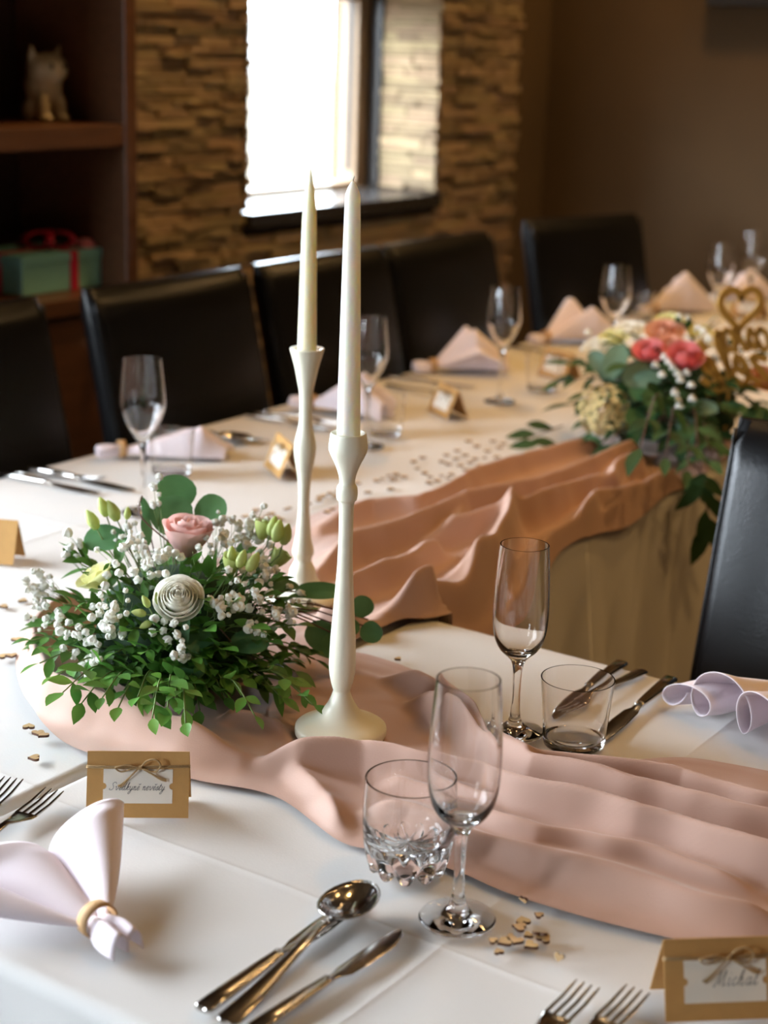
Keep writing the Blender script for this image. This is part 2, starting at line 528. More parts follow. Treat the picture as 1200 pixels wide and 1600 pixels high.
SX = WX + 0.001
W1a, W1b = WINDOWS[0]
cladding('trim_1', (SX, 2.72, 0), (0, 1, 0), (1, 0, 0), W1a - 2.72, 0.0, CEIL, 0.86, 1.60, 1)
cladding('trim_2', (SX, W1b, 0), (0, 1, 0), (1, 0, 0), 4.765 - W1b, 0.0, CEIL, 0.86, 1.60, 2)
cladding('trim_3', (GLASS_X + 0.0765, W1b - 0.001, 0.0), (1, 0, 0), (0, -1, 0), SX - GLASS_X - 0.050, WIN_Z0 + 0.003, WIN_TOPS[0], 0.9, 1.60, 3, 0.5)
cladding('trim_4', (GLASS_X + 0.0765, W1a + 0.001, 0.0), (1, 0, 0), (0, 1, 0), SX - GLASS_X - 0.050, WIN_Z0 + 0.003, WIN_TOPS[0], 9.0, 9.6, 4, 0.5)
cladding('trim_6', (SX, W1a, 0), (0, 1, 0), (1, 0, 0), W1b - W1a, WIN_TOPS[0], CEIL, 9.0, 9.6, 6)
cladding('trim_5', (SX, W1a, 0), (0, 1, 0), (1, 0, 0), W1b - W1a, 0.0, WIN_Z0 - 0.05, 0.86, 1.6, 5)

# ceiling downlights (above the frame): the warm light of the room
LAMPS = [(-1.25, 3.6), (-0.8, 2.9), (-0.2, 1.8), (0.5, 2.7), (-1.3, 4.45), (1.6, 3.6), (1.5, 1.2), (-2.05, 2.9), (-2.05, 4.55), (0.4, 3.8)]
lamp0 = None
for i, (x, y) in enumerate(LAMPS):
    if lamp0 is None:
        t = thing('downlight', (x, y, CEIL), 0, 'round warm recessed downlight in the ceiling above the tables', 'lamp', 'ceiling downlights')
        MB().lathe([(0.045, -0.004), (0.060, -0.008), (0.062, -0.001), (0.045, 0.0)], 32, closed=True).build('trim_ring', M['lampmetal'], t)
        MB().lathe([(0, -0.003), (0.044, -0.003)], 32).build('lamp_disc', M['lampglow'], t)
        lamp0 = t
    else:
        t = copy_tree(lamp0); t.location = (x, y, CEIL)
    ld = bpy.data.lights.new('downlight_beam', 'SPOT'); ld.energy = LAMP_W * (9 if x < -2.0 else 4); ld.color = LAMP_COL
    ld.spot_size = math.radians(120); ld.spot_blend = 0.8; ld.shadow_soft_size = 0.05
    lo = bpy.data.objects.new('downlight_beam', ld); COL.objects.link(lo); lo.parent = t; lo.location = (0, 0, -0.02)

# television on the end wall, only its lower rim reaches the frame
tv = thing('television', (-1.67, Y1 - 0.002, 1.555), 0, 'black flat television on the brown end wall, cut by the frame', 'television')
bevel(MB().box(-0.55, 0.55, -0.05, 0, 0, 0.64).build('casing', M['chair_leg'], tv, False), 0.006)
MB().box(-0.53, 0.53, -0.052, -0.0505, 0.02, 0.62).build('screen', M['sill'], tv, False)

# ------------------------------------------------------------------ cabinet with shelves
CX = -2.45
cab = thing('shelf_cabinet', (CX, 0, 0), 0, 'dark walnut cabinet with open shelves beside the stone wall', 'cabinet')
CY0, CY1 = 1.72, 2.665
dpt = CX - WX - 0.004
bevel(MB().box(-dpt, 0, CY1 - 0.036, CY1, 0, 2.30).build('side_panel', M['wood'], cab, False), 0.003)
bevel(MB().box(-dpt, 0, CY0, CY0 + 0.036, 0, 2.30).build('side_panel', M['wood'], cab, False), 0.003)
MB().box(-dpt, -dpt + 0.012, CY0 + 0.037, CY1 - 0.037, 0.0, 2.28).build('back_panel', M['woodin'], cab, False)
bevel(MB().box(-dpt + 0.013, -0.002, CY0 + 0.037, CY1 - 0.037, 1.203, 1.247).build('shelf', M['wood'], cab, False), 0.003)
bevel(MB().box(-dpt + 0.013, -0.002, CY0 + 0.037, CY1 - 0.037, 1.62, 1.66).build('shelf', M['wood'], cab, False), 0.003)
bevel(MB().box(-dpt, 0, CY0, CY1, 2.301, 2.34).build('top_board', M['wood'], cab, False), 0.003)
bevel(MB().box(-dpt + 0.013, 0.012, CY0 + 0.037, CY1 - 0.037, 0.870, 0.905).build('counter_board', M['wood'], cab, False), 0.003)
for k, (a, b) in enumerate(((CY0 + 0.040, 2.19), (2.194, CY1 - 0.040))):
    dr = bevel(MB().box(-0.022, -0.001, a, b, 0.08, 0.866).build('door', M['wood'], cab, False), 0.003)
    kn = MB().lathe([(0, 0.03), (0.012, 0.028), (0.015, 0.020), (0.010, 0.010), (0.006, 0)], 20).build('knob', M['brass'], dr)
    kn.matrix_local = frame_mat(Vector((0.0, (b - 0.10) if k else (a + 0.10), 0.80)), (0, 1, 0), (1, 0, 0))
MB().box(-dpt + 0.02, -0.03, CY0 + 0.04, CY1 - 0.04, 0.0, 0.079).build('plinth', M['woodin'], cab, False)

# cat figurine on the upper shelf
cat = thing('cat_figurine', (-2.60, 2.545, 1.2472), 0, 'cream ceramic cat figurine with pointed ears on the shelf', 'figurine')


def ellip(mb, c, r, n=14, k=9):
    P = []
    for i in range(n):
        a = 2 * PI * i / n
        P.append([(c[0] + r[0] * math.cos(a) * math.sin(PI * j / k), c[1] + r[1] * math.sin(a) * math.sin(PI * j / k), c[2] + r[2] * math.cos(PI * j / k)) for j in range(k + 1)])
    return mb.grid(P, closed_u=True)


cb = MB()
ellip(cb, (0, 0, 0.072), (0.035, 0.042, 0.045)); ellip(cb, (0.012, 0, 0.105), (0.036, 0.049, 0.034))
for s_ in (-1, 1):
    ellip(cb, (0.022, s_ * 0.024, 0.025), (0.015, 0.014, 0.034)); ellip(cb, (0.030, s_ * 0.024, 0.008), (0.019, 0.014, 0.008))
    ellip(cb, (-0.012, s_ * 0.030, 0.022), (0.016, 0.014, 0.024))
    cb.lathe([(0, 0)], 4) if False else None
    cb.add([(0.0, s_ * 0.018, 0.128), (0.022, s_ * 0.030, 0.126), (0.0, s_ * 0.048, 0.118), (0.008, s_ * 0.043, 0.160)], [(0, 1, 3), (1, 2, 3), (2, 0, 3), (0, 2, 1)])
cb.tube(catmull([(-0.03, 0, 0.02), (-0.045, 0.02, 0.03), (-0.045, 0.035, 0.06)], 5), 0.008, 8)
co = cb.build('body', M['ceramic'], cat, True)
rm = co.modifiers.new('fuse', 'REMESH'); rm.mode = 'VOXEL'; rm.voxel_size = 0.004; rm.use_smooth_shade = True
for s_ in (-1, 1):
    e = ellip(MB(), (0.045, s_ * 0.018, 0.112), (0.004, 0.005, 0.006)).build('eye', M['black'], cat, True)

# gift box on the counter
gb = thing('gift_box', (-2.60, 2.515, 0.9056), 0, 'teal gift box tied with a crimson ribbon on the cabinet counter', 'gift box')
bevel(MB().box(-0.085, 0.075, -0.115, 0.115, 0, 0.068).build('box', M['teal'], gb, False), 0.002)
bevel(MB().box(-0.088, 0.078, -0.118, 0.118, 0.060, 0.080).build('lid', M['teal'], gb, False), 0.002)
rb = MB(); rb.box(-0.0895, 0.0795, 0.022, 0.042, -0.0, 0.0815); rb.box(-0.005, 0.015, -0.1195, 0.1195, 0.0, 0.0815)
rb.build('ribbon', M['red'], gb, False)
bw = MB()
for k in range(6):
    a = k * PI / 3 + 0.3
    P = []
    for i in range(13):
        t = i / 12 * 2 * PI
        rr = 0.030 * (1 - math.cos(t)); zz = 0.016 * math.sin(t) + 0.017
        P.append([(0.005 + math.cos(a) * rr - math.sin(a) * w_, 0.032 + math.sin(a) * rr + math.cos(a) * w_, 0.0815 + zz) for w_ in (-0.009, 0.009)])
    bw.grid(P)
solid(bw.build('bow', M['red'], gb, True, False), 0.001)
MB().lathe([(0, 0.020), (0.012, 0.018), (0.020, 0.008), (0.022, 0)], 12, mod=lambda k, a: 1 + 0.2 * math.sin(5 * a)).build('paper_flower', M['pinkp'], gb).location = (0.045, 0.098, 0.0805)


# ------------------------------------------------------------------ chairs
def make_chair():
    t = thing('dining_chair', (0, 0, 0))
    # local: sitter faces +X, backrest at the rear (-X); origin on the floor under the seat's middle
    W = 0.455
    # backrest: padded slab leaning back
    zs0, zs1 = 0.40, 0.98

    def back(u, v, side):
        pass
    n = 15; mz = 19
    P = []
    outl = []; rc = 0.024; hx_ = 0.027
    for cx_, cy_, a0 in ((1, 1, 0), (-1, 1, PI / 2), (-1, -1, PI), (1, -1, 1.5 * PI)):
        for k in range(7):
            a = a0 + PI / 2 * k / 6
            outl.append((cx_ * (hx_ - rc) + rc * math.cos(a), cy_ * (W / 2 - rc) + rc * math.sin(a)))
        if cx_ == -1 and cy_ == 1:
            outl += [(-hx_, W * f_) for f_ in (0.25, 0.0, -0.25)]
    outl += [(hx_, W * f_) for f_ in (-0.3, -0.15, 0.0, 0.15, 0.3)]
    NO = len(outl)
    for j in range(mz):
        tz = j / (mz - 1)
        z = zs0 + (zs1 - zs0) * tz
        lean = -0.20 - 0.115 * tz ** 1.2
        row = []
        fall = 1.0
        if tz > 0.93:
            fall = math.sqrt(max(0.04, 1 - ((tz - 0.93) / 0.07) ** 2 * 0.9))
        for (ox, oy) in outl:
            bulge = 0.010 * (1 - (2 * oy / W) ** 2) * (1 if ox > 0 else 0)
            row.append((lean + (ox + bulge) * fall, oy * (0.985 + 0.015 * fall), z))
        P.append(row)
    mb = MB()
    vs = [p for r in P for p in r]; fs = []
    for j in range(mz - 1):
        for i in range(NO):
            i2 = (i + 1) % NO
            fs.append((j * NO + i, j * NO + i2, (j + 1) * NO + i2, (j + 1) * NO + i))
    fs.append(tuple(range((mz - 1) * NO, mz * NO))); fs.append(tuple(reversed(range(NO))))
    mb.add(vs, fs)
    br = mb.build('backrest', M['leather'], t, 50)
    for s_ in (-1, 1):
        pm = MB()
        pts = []
        for j in range(mz):
            tz = j / (mz - 1)
            pts.append((-0.20 - 0.115 * tz ** 1.2 + 0.0225, s_ * (W / 2 - 0.0075), zs0 + (zs1 - zs0 - 0.01) * tz))
        pm.tube(pts, 0.0030, 6)
        pm.build('piping', M['leather'], br, True)
    se = MB(); se.box(-0.21, 0.215, -0.22, 0.22, 0.41, 0.475)
    bevel(se.build('seat', M['leather'], t, False), 0.02, 4)
    for sx in (-1, 1):
        for sy in (-1, 1):
            lg = MB()
            x = 0.19 if sx > 0 else -0.19; dx = 0 if sx > 0 else -0.06
            q = 0.02
            a = [(x - q, sy * 0.195 - q, 0.409), (x + q, sy * 0.195 - q, 0.409), (x + q, sy * 0.195 + q, 0.409), (x - q, sy * 0.195 + q, 0.409)]
            q = 0.014; b = [(x + dx - q, sy * 0.195 - q, 0), (x + dx + q, sy * 0.195 - q, 0), (x + dx + q, sy * 0.195 + q, 0), (x + dx - q, sy * 0.195 + q, 0)]
            lg.add(b + a, [(3, 2, 1, 0), (4, 5, 6, 7), (0, 1, 5, 4), (1, 2, 6, 5), (2, 3, 7, 6), (3, 0, 4, 7)])
            lg.build('leg', M['chair_leg'], t, False)
    return t


chair0 = make_chair()
BX = 0.315 - 0.022            # backrest top sits this far behind the origin
CH = [((-2.145 + BX, 1.865), 0, 'black leather dining chair nearest the gift box, cut by the left frame edge'),
      ((-2.145 + BX, 2.432), 0, 'black leather dining chair behind the empty flute beside the flowers'),
      ((-2.145 + BX, 2.932), 0, 'black leather dining chair below the window, behind the ivory candles'),
      ((-2.145 + BX, 3.398), 0, 'black leather dining chair right of the candles, below the lit stone corner'),
      ((-2.150 + BX, 4.045), math.radians(-14), 'black leather dining chair standing farthest back against the brown wall'),
      ((-0.592, 2.014 - BX), math.radians(-90), 'black leather dining chair in the right foreground behind the near table')]
for i, ((x, y), rz, lab) in enumerate(CH):
    c = chair0 if i == 0 else copy_tree(chair0)
    c.location = (x, y, 0); c.rotation_euler = (0, 0, rz)
    tag(c, lab, 'chair', 'black leather dining chairs')

# ------------------------------------------------------------------ tables and cloths
LX0, LX1, LY0, LY1 = -1.95, -1.075, 0.79, 4.72       # long table
NX0, NX1, NY0, NY1 = -1.072, 1.25, 0.79, 1.677         # near table


def table(name, x0, x1, y0, y1, label):
    t = thing(name, ((x0 + x1) / 2, (y0 + y1) / 2, 0), 0, label, 'table')
    hx, hy = (x1 - x0) / 2 - 0.016, (y1 - y0) / 2 - 0.016
    MB().box(-hx, hx, -hy, hy, 0.715, 0.743).build('table_top', M['wood'], t, False)
    for sx in (-1, 1):
        for sy in (-1, 1):
            cx, cy = sx * (hx - 0.06), sy * (hy - 0.06)
            MB().box(cx - 0.025, cx + 0.025, cy - 0.025, cy + 0.025, 0, 0.714).build('leg', M['wood'], t, False)
    return t


table('banquet_table', LX0, LX1, LY0, LY1, 'long banquet table hidden under white cloth in front of the chairs')
table('banquet_table', NX0, NX1, NY0, NY1, 'near banquet table hidden under white cloth with the cutlery')


def smooth1(a, b, x):
    t = np.clip((x - a) / (b - a), 0, 1); return t * t * (3 - 2 * t)


def vnoise(x, y, s, seed=0):
    """cheap smooth 2-D noise (numpy arrays)"""
    x = x * s; y = y * s
    xi = np.floor(x); yi = np.floor(y); fx = x - xi; fy = y - yi
    fx = fx * fx * (3 - 2 * fx); fy = fy * fy * (3 - 2 * fy)

    def h(a, b):
        q = np.sin(a * 127.1 + b * 311.7 + seed * 74.7) * 43758.5453
        return q - np.floor(q)
    return (h(xi, yi) * (1 - fx) + h(xi + 1, yi) * fx) * (1 - fy) + (h(xi, yi + 1) * (1 - fx) + h(xi + 1, yi + 1) * fx) * fy * 1.0


def cloth_mesh(name, x0, x1, y0, y1, drop, creases_x, creases_y, sides, label, seed, damp_y=-9):
    """a cloth over a rectangular top; sides = which edges (x0,x1,y0,y1) hang down to the drop"""
    R = 0.014
    step = 0.013
    xs = np.arange(x0 + R, x1 - R + 1e-6, step); xs[-1] = x1 - R
    fine = np.array([-0.006, -0.003, -0.0015, 0, 0.0015, 0.003, 0.006])
    xs = np.unique(np.concatenate([xs] + [c + fine for c in creases_x]))
    ysv = np.arange(y0 + R, y1 - R + 1e-6, step); ysv[-1] = y1 - R
    ysv = np.unique(np.concatenate([ysv] + [c + fine for c in creases_y]))
    # profile outwards from the flat: (offset outwards, dz)
    prof = [(R * math.sin(a), -R * (1 - math.cos(a)), 0) for a in (PI / 10, PI / 5, PI * 0.3, PI * 0.4, PI / 2)]
    short = [(R, -R - d, d) for d in np.linspace(0.005, 0.03, 4)]

    def fall(dr):
        return [(R, -R - d, d) for d in np.linspace(0.02, dr, 22)] if dr > 0.05 else short

    def axis(vals, lo_long, hi_long):
        out = []
        pl = prof + fall(lo_long); ph = prof + fall(hi_long)
        for o, dz, d in reversed(pl):
            out.append((vals[0] - o, dz, d, -1))
        for v in vals:
            out.append((v, 0, 0, 0))
        for o, dz, d in ph:
            out.append((vals[-1] + o, dz, d, 1))
        return out
    ax = axis(xs, sides[0], sides[1]); ay = axis(ysv, sides[2], sides[3])
    nx, ny = len(ax), len(ay)
    V = np.zeros((nx, ny, 3))
    AX = np.array([a[0] for a in ax]); AZ = np.array([a[1] for a in ax]); AD = np.array([a[2] for a in ax]); AS = np.array([a[3] for a in ax])
    BY = np.array([a[0] for a in ay]); BZ = np.array([a[1] for a in ay]); BD = np.array([a[2] for a in ay]); BS = np.array([a[3] for a in ay])
    X, Y = np.meshgrid(AX, BY, indexing='ij')
    DX, DY = np.meshgrid(AD, BD, indexing='ij'); SXs, SYs = np.meshgrid(AS, BS, indexing='ij')
    Z = np.minimum(*np.meshgrid(AZ, BZ, indexing='ij'))
    top = np.zeros_like(X)
    for c in creases_x:
        top += 0.0012 * np.exp(-np.abs((X - c) / 0.0035)) * (0.6 + 0.6 * vnoise(X, Y, 3, seed + 9))
    for c in creases_y:
        top += 0.0012 * np.exp(-np.abs((Y - c) / 0.0035)) * (0.6 + 0.6 * vnoise(X, Y, 3, seed + 5))
    top += 0.0030 * (vnoise(X, Y, 5, seed) - 0.5) + 0.0016 * (vnoise(X + Y * 0.4, Y - X * 0.3, 16, seed + 3) - 0.5)
    flat = (SXs == 0) & (SYs == 0)
    Z = Z + np.where(flat, top, 0)
    # hanging folds
    fold = lambda s, d: (0.018 * np.sin(s * 21 + 2.0 * np.sin(s * 4.3)) + 0.012 * np.sin(s * 47 + 1.3)) * np.clip(d / 0.35, 0, 1) ** 1.1 + 0.02 * np.clip(d / 0.4, 0, 1)
    X = X + np.where(SXs != 0, SXs * fold(Y, DX) * np.where(SXs > 0, smooth1(damp_y, damp_y + 0.10, Y), 1), 0)
    Y = Y + np.where(SYs != 0, SYs * fold(X, DY), 0)
    V[..., 0] = X; V[..., 1] = Y; V[..., 2] = TZ - 0.0015 + Z
    mb = MB(); mb.grid([[tuple(V[i, j]) for j in range(ny)] for i in range(nx)])
    o = mb.build(name, M['cloth'], None, True, True)
    return tag(o, label, 'tablecloth')


cloth_mesh('tablecloth', LX0, LX1, LY0, LY1, 0.46, (-1.66, -1.36), (1.03, 1.668, 2.127, 2.75, 3.3, 3.9), (0.23, 0.46, 0.40, 0.40),
           'white cloth over the long table in front of the chair row', 1, NY1 + 0.02)
cloth_mesh('tablecloth', NX0, NX1, NY0, NY1, 0.40, (-0.62, -0.1, 0.4), (1.02, 1.37), (0, 0.4, 0.4, 0.23),
           'white cloth over the near table with the near flutes and cutlery', 2)

# ------------------------------------------------------------------ pink runner
EDGE = [((1060, 640), (1180, 700)), ((985, 668), (1120, 728)), ((930, 690), (1090, 752)), ((840, 705), (1040, 776)), ((760, 740), (985, 808)), ((690, 768), (925, 832)),
        ((625, 790), (868, 862)), ((560, 786), (830, 905)), ((480, 812), (760, 948)), ((430, 850), (690, 968)), ((330, 880), (620, 980)),
        ((200, 925), (575, 998)), ((95, 962), (540, 1012)), ((35, 1003), (530, 1018)), ((28, 1070), (535, 1022)), ((72, 1142), (555, 1025)),
        ((140, 1184), (580, 1030)), ((300, 1224), (640, 1050)), ((430, 1252), (720, 1088)), ((530, 1322), (772, 1150)), ((620, 1340), (812, 1182)),
        ((720, 1372), (880, 1198)), ((790, 1402), (960, 1196)), ((900, 1437), (1060, 1190)), ((1030, 1470), (1140, 1200)), ((1200, 1505), (1250, 1222)),
        ((1420, 1560), (1420, 1262)), ((1640, 1610), (1600, 1300)), ((2000, 1700), (1900, 1375))]
RIDGES = [  # (height, width, [pixel path of the crest])
    (0.027, 0.020, [(150, 930), (85, 965), (52, 1000), (48, 1040), (80, 1082), (140, 1108), (220, 1133), (300, 1155), (380, 1170)]),
    (0.027, 0.015, [(380, 1172), (470, 1180), (560, 1182), (650, 1200), (760, 1220), (880, 1255), (1000, 1292), (1200, 1345), (1450, 1410)]),
    (0.012, 0.016, [(455, 1200), (490, 1240), (530, 1290)]),
    (0.018, 0.020, [(540, 1260), (640, 1280), (760, 1320), (900, 1362), (1060, 1405), (1250, 1450)]),
    (0.021, 0.013, [(596, 1040), (660, 1062), (720, 1098), (776, 1166), (830, 1194), (950, 1206), (1060, 1218), (1200, 1262), (1450, 1330)]),
    (0.024, 0.015, [(640, 1075), (700, 1110), (760, 1160), (840, 1200), (960, 1228), (1090, 1262), (1300, 1320)]),
    (0.014, 0.017, [(560, 1215), (700, 1255), (850, 1310), (1000, 1345), (1200, 1395)]),
    (0.012, 0.014, [(350, 1120), (420, 1140), (455, 1150)]),
    (0.022, 0.020, [(960, 688), (870, 706), (800, 722), (720, 762), (640, 790), (570, 792), (500, 815)]),
    (0.032, 0.019, [(1020, 690), (940, 728), (880, 752), (800, 780), (720, 795), (640, 825), (560, 850), (500, 880)]),
    (0.030, 0.017, [(1010, 712), (965, 735), (955, 752), (890, 775), (830, 800), (740, 815), (660, 835)]),
    (0.026, 0.016, [(1060, 735), (985, 775), (935, 790), (905, 815), (850, 842)]),
    (0.038, 0.018, [(798, 782), (790, 810), (770, 850), (735, 885), (680, 912), (610, 935)]),
    (0.020, 0.016, [(1090, 742), (1040, 765), (980, 795), (930, 822)]),
    (0.022, 0.016, [(740, 790), (715, 815), (690, 835)]),
    (0.024, 0.020, [(690, 850), (640, 880), (560, 915), (500, 935)]),
    (0.018, 0.016, [(640, 965), (560, 975), (480, 960)]),
    (0.016, 0.014, [(850, 850), (820, 880), (770, 915), (700, 945)]),
]
H2P = at(532, 1147, 0.757); H1P = at(472, 938, 0.757)
BQ = at(276, 1048, 0.757)


def runner():
    nU, nV = 720, 150
    O = np.array([tuple(at(*e[0]))[:2] for e in EDGE]); I = np.array([tuple(at(*e[1]))[:2] for e in EDGE])
    k = np.linspace(0, len(EDGE) - 1, nU)

    def cr(P):
        n = len(P); i = np.clip(np.floor(k).astype(int), 0, n - 2); t = (k - i)[:, None]
        p0, p1, p2, p3 = P[np.clip(i - 1, 0, n - 1)], P[i], P[i + 1], P[np.clip(i + 2, 0, n - 1)]
        return 0.5 * (2 * p1 + (p2 - p0) * t + (2 * p0 - 5 * p1 + 4 * p2 - p3) * t ** 2 + (3 * p1 - p0 - 3 * p2 + p3) * t ** 3)
    Oc, Ic = cr(O), cr(I)
    v = np.linspace(0, 1, nV)
    X = Oc[:, None, 0] * (1 - v) + Ic[:, None, 0] * v; Y = Oc[:, None, 1] * (1 - v) + Ic[:, None, 1] * v
    # edge waviness
    H = np.zeros_like(X)
    p = 3.0
    # domain warp for natural fold lines
    wx = X + 0.020 * (vnoise(X, Y, 9, 5) - 0.5) + 0.007 * (vnoise(X, Y, 28, 6) - 0.5)
    wy = Y + 0.020 * (vnoise(X, Y, 9, 8) - 0.5) + 0.007 * (vnoise(X, Y, 28, 9) - 0.5)
    for (h, w, path) in RIDGES:
        pts = np.array([tuple(at(a, b, TZ + h))[:2] for a, b in path])
        d2 = np.full(X.shape, 9.0); tt = np.zeros_like(X); gg = np.zeros_like(X)
        L = 0; lens = [0]
        for a, b in zip(pts, pts[1:]):
            lens.append(lens[-1] + np.linalg.norm(b - a))
        for q in range(len(pts) - 1):
            a, b = pts[q], pts[q + 1]; ab = b - a; l2 = ab @ ab
            t = np.clip(((wx - a[0]) * ab[0] + (wy - a[1]) * ab[1]) / l2, 0, 1)
            dd = (wx - a[0] - ab[0] * t) ** 2 + (wy - a[1] - ab[1] * t) ** 2
            s = (lens[q] + t * (lens[q + 1] - lens[q])) / lens[-1]
            upd = dd < d2
            d2 = np.where(upd, dd, d2); tt = np.where(upd, s, tt)
            gg = np.where(upd, (wx - a[0] - ab[0] * t) * 0.56 - (wy - a[1] - ab[1] * t) * 0.83, gg)
        d = np.sqrt(d2)
        amp = 1.5 * h * (0.82 + 0.36 * vnoise(tt * 7, tt * 0 + h * 100, 1, 3)) * smooth1(-0.02, 0.10, tt) * (1 - 0.7 * smooth1(0.88, 1.02, tt))
        prof = np.exp(-(d / (w * (0.95 - 0.40 * np.tanh(gg / 0.006)))) ** 1.45)      # folds fall over towards the room
        H = (H ** p + (amp * prof) ** p) ** (1 / p)
    # fine lengthwise rumples
    H += 0.004 * np.abs(vnoise(k[:, None] * 0.55 + 0 * v, v * 13 + 0 * X, 1, 11) - 0.45) + 0.0018 * vnoise(X, Y, 30, 4)
    # things that press it flat
    for c, r in ((H2P, 0.0475), (H1P, 0.046), (BQ, 0.10)):
        d = np.sqrt((X - c.x) ** 2 + (Y - c.y) ** 2)
        m = smooth1(r, r + 0.017, d)
        H = H * m + (1 - m) * 0.0012
    # hold down the free edges
    e = np.minimum(v, 1 - v)[None, :]
    H *= smooth1(-0.012, 0.05, e + 0 * X)
    for _ in range(3):                      # soften the sampling steps of the folds
        Hp = np.pad(H, 1, mode='edge')
        H = (Hp[1:-1, 1:-1] * 2 + Hp[:-2, 1:-1] + Hp[2:, 1:-1] + Hp[1:-1, :-2] + Hp[1:-1, 2:]) / 6
    Z = TZ + 0.0045 + H
    # hangs a little over the inner edge of the long table
    over = np.clip(X - (LX1 - 0.006), 0, None) * (Y > NY1 + 0.012)
    Z = Z - np.clip(over * 1.6 - 0.004, 0, None) * 0.9
    mb = MB(); mb.grid([[(X[i, j], Y[i, j], Z[i, j]) for j in range(nV)] for i in range(nU)])
    o = mb.build('table_runner', M['runner'], None, True, True)
    tag(o, 'dusty pink gathered fabric runner winding past the flowers and candles', 'table runner')
    return X, Y, Z


RXg, RYg, RZg = runner()


def runner_z(x, y):
    d = (RXg - x) ** 2 + (RYg - y) ** 2
    i = np.unravel_index(np.argmin(d), d.shape)
    return float(RZg[i]) if d[i] < 0.0002 else TZ

# ------------------------------------------------------------------ candle holders and candles
P2 = [(0, 0), (0.045, 0), (0.0468, 0.002), (0.047, 0.008), (0.0455, 0.0105), (0.040, 0.0135), (0.031, 0.0175), (0.0215, 0.024), (0.0155, 0.032), (0.0113, 0.040), (0.0087, 0.0475),
      (0.0090, 0.050), (0.0108, 0.056), (0.0127, 0.065), (0.0136, 0.075), (0.0134, 0.087), (0.0127, 0.105), (0.0113, 0.126), (0.0096, 0.152),
      (0.0079, 0.180), (0.0072, 0.208), (0.0073, 0.236), (0.0077, 0.247), (0.0099, 0.2495), (0.0107, 0.256), (0.0100, 0.2625), (0.0079, 0.266),
      (0.0084, 0.273), (0.0120, 0.284), (0.0175, 0.2955), (0.0192, 0.3015), (0.0187, 0.308), (0.0176, 0.316), (0.0165, 0.3168), (0.0135, 0.316), (0.0133, 0.304), (0, 0.304)]
P1 = [(0, 0), (0.043, 0), (0.045, 0.002), (0.0445, 0.007), (0.040, 0.011), (0.031, 0.016), (0.023, 0.023), (0.0178, 0.032), (0.0160, 0.041), (0.0125, 0.049), (0.0106, 0.053),
      (0.0112, 0.057), (0.0136, 0.0625), (0.0130, 0.069), (0.0105, 0.081), (0.0089, 0.094), (0.0075, 0.112), (0.0069, 0.129), (0.0075, 0.148),
      (0.0090, 0.164), (0.0120, 0.181), (0.0136, 0.194), (0.0130, 0.206), (0.0100, 0.219), (0.0081, 0.230), (0.0076, 0.250), (0.0086, 0.268),
      (0.0112, 0.282), (0.0150, 0.300), (0.0196, 0.316), (0.0208, 0.3205), (0.0200, 0.322), (0.0150, 0.321), (0.0132, 0.319), (0.0130, 0.310), (0, 0.310)]


def resample(prof, n=3):
    pts = catmull([(r, 0, z) for r, z in prof[1:-3]], n)
    return [prof[0]] + [(max(p.x, 0.0), p.z) for p in pts] + list(prof[-2:])


for nm, P, loc, lab in (('candle_holder', P2, H2P, 'ivory turned candle holder with bulbous cup, nearer of the two'),
                        ('candle_holder', P1, H1P, 'ivory turned candle holder with flared trumpet cup, behind the flowers')):
    o = MB().lathe(resample(P), 56).build(nm, M['ivory'], None, 60)
    o.location = (loc.x, loc.y, loc.z); tag(o, lab, 'candle holder')
c2 = thing('taper_candle', (H2P.x, H2P.y, H2P.z + 0.3045), 0, 'white taper candle with blunt tip in the nearer holder', 'candle')
MB().lathe([(0, 0), (0.0117, 0), (0.0117, 0.002), (0.0108, 0.06), (0.0096, 0.13), (0.0084, 0.19), (0.0074, 0.236), (0.0070, 0.241), (0.0045, 0.2475), (0.0016, 0.2525), (0, 0.2530)], 40).build('wax', M['wax_b'], c2, 50)
MB().tube([(0, 0, 0.2525), (0.0003, 0, 0.255), (0.0012, 0.0004, 0.2575)], 0.0008, 6).build('wick', M['wick'], c2)
c2.rotation_euler = (0.0, math.radians(-0.6), 0)
c1 = thing('taper_candle', (H1P.x, H1P.y, H1P.z + 0.3105), 0, 'cream taper candle with long pointed tip in the flared holder', 'candle')
MB().lathe([(0, 0), (0.0117, 0), (0.0117, 0.002), (0.0108, 0.05), (0.0098, 0.11), (0.0086, 0.165), (0.0076, 0.18), (0.0056, 0.198), (0.0032, 0.214), (0.0012, 0.224), (0, 0.225)], 40).build('wax', M['wax_a'], c1, 50)
MB().tube([(0, 0, 0.2245), (-0.0003, 0, 0.227), (-0.0010, 0.0004, 0.229)], 0.0007, 6).build('wick', M['wick'], c1)

# ------------------------------------------------------------------ glasses


def glass_from(outer, inner, n=64, mod=None):
    prof = [(0, outer[0][1])] + outer + list(reversed(inner)) + [(0, inner[0][1])]
    return MB().lathe(prof, n, mod=mod)


def sm(pts, n=5):
    return [(max(0.0003, p.x), p.z) for p in catmull([(r, 0, z) for r, z in pts], n)]


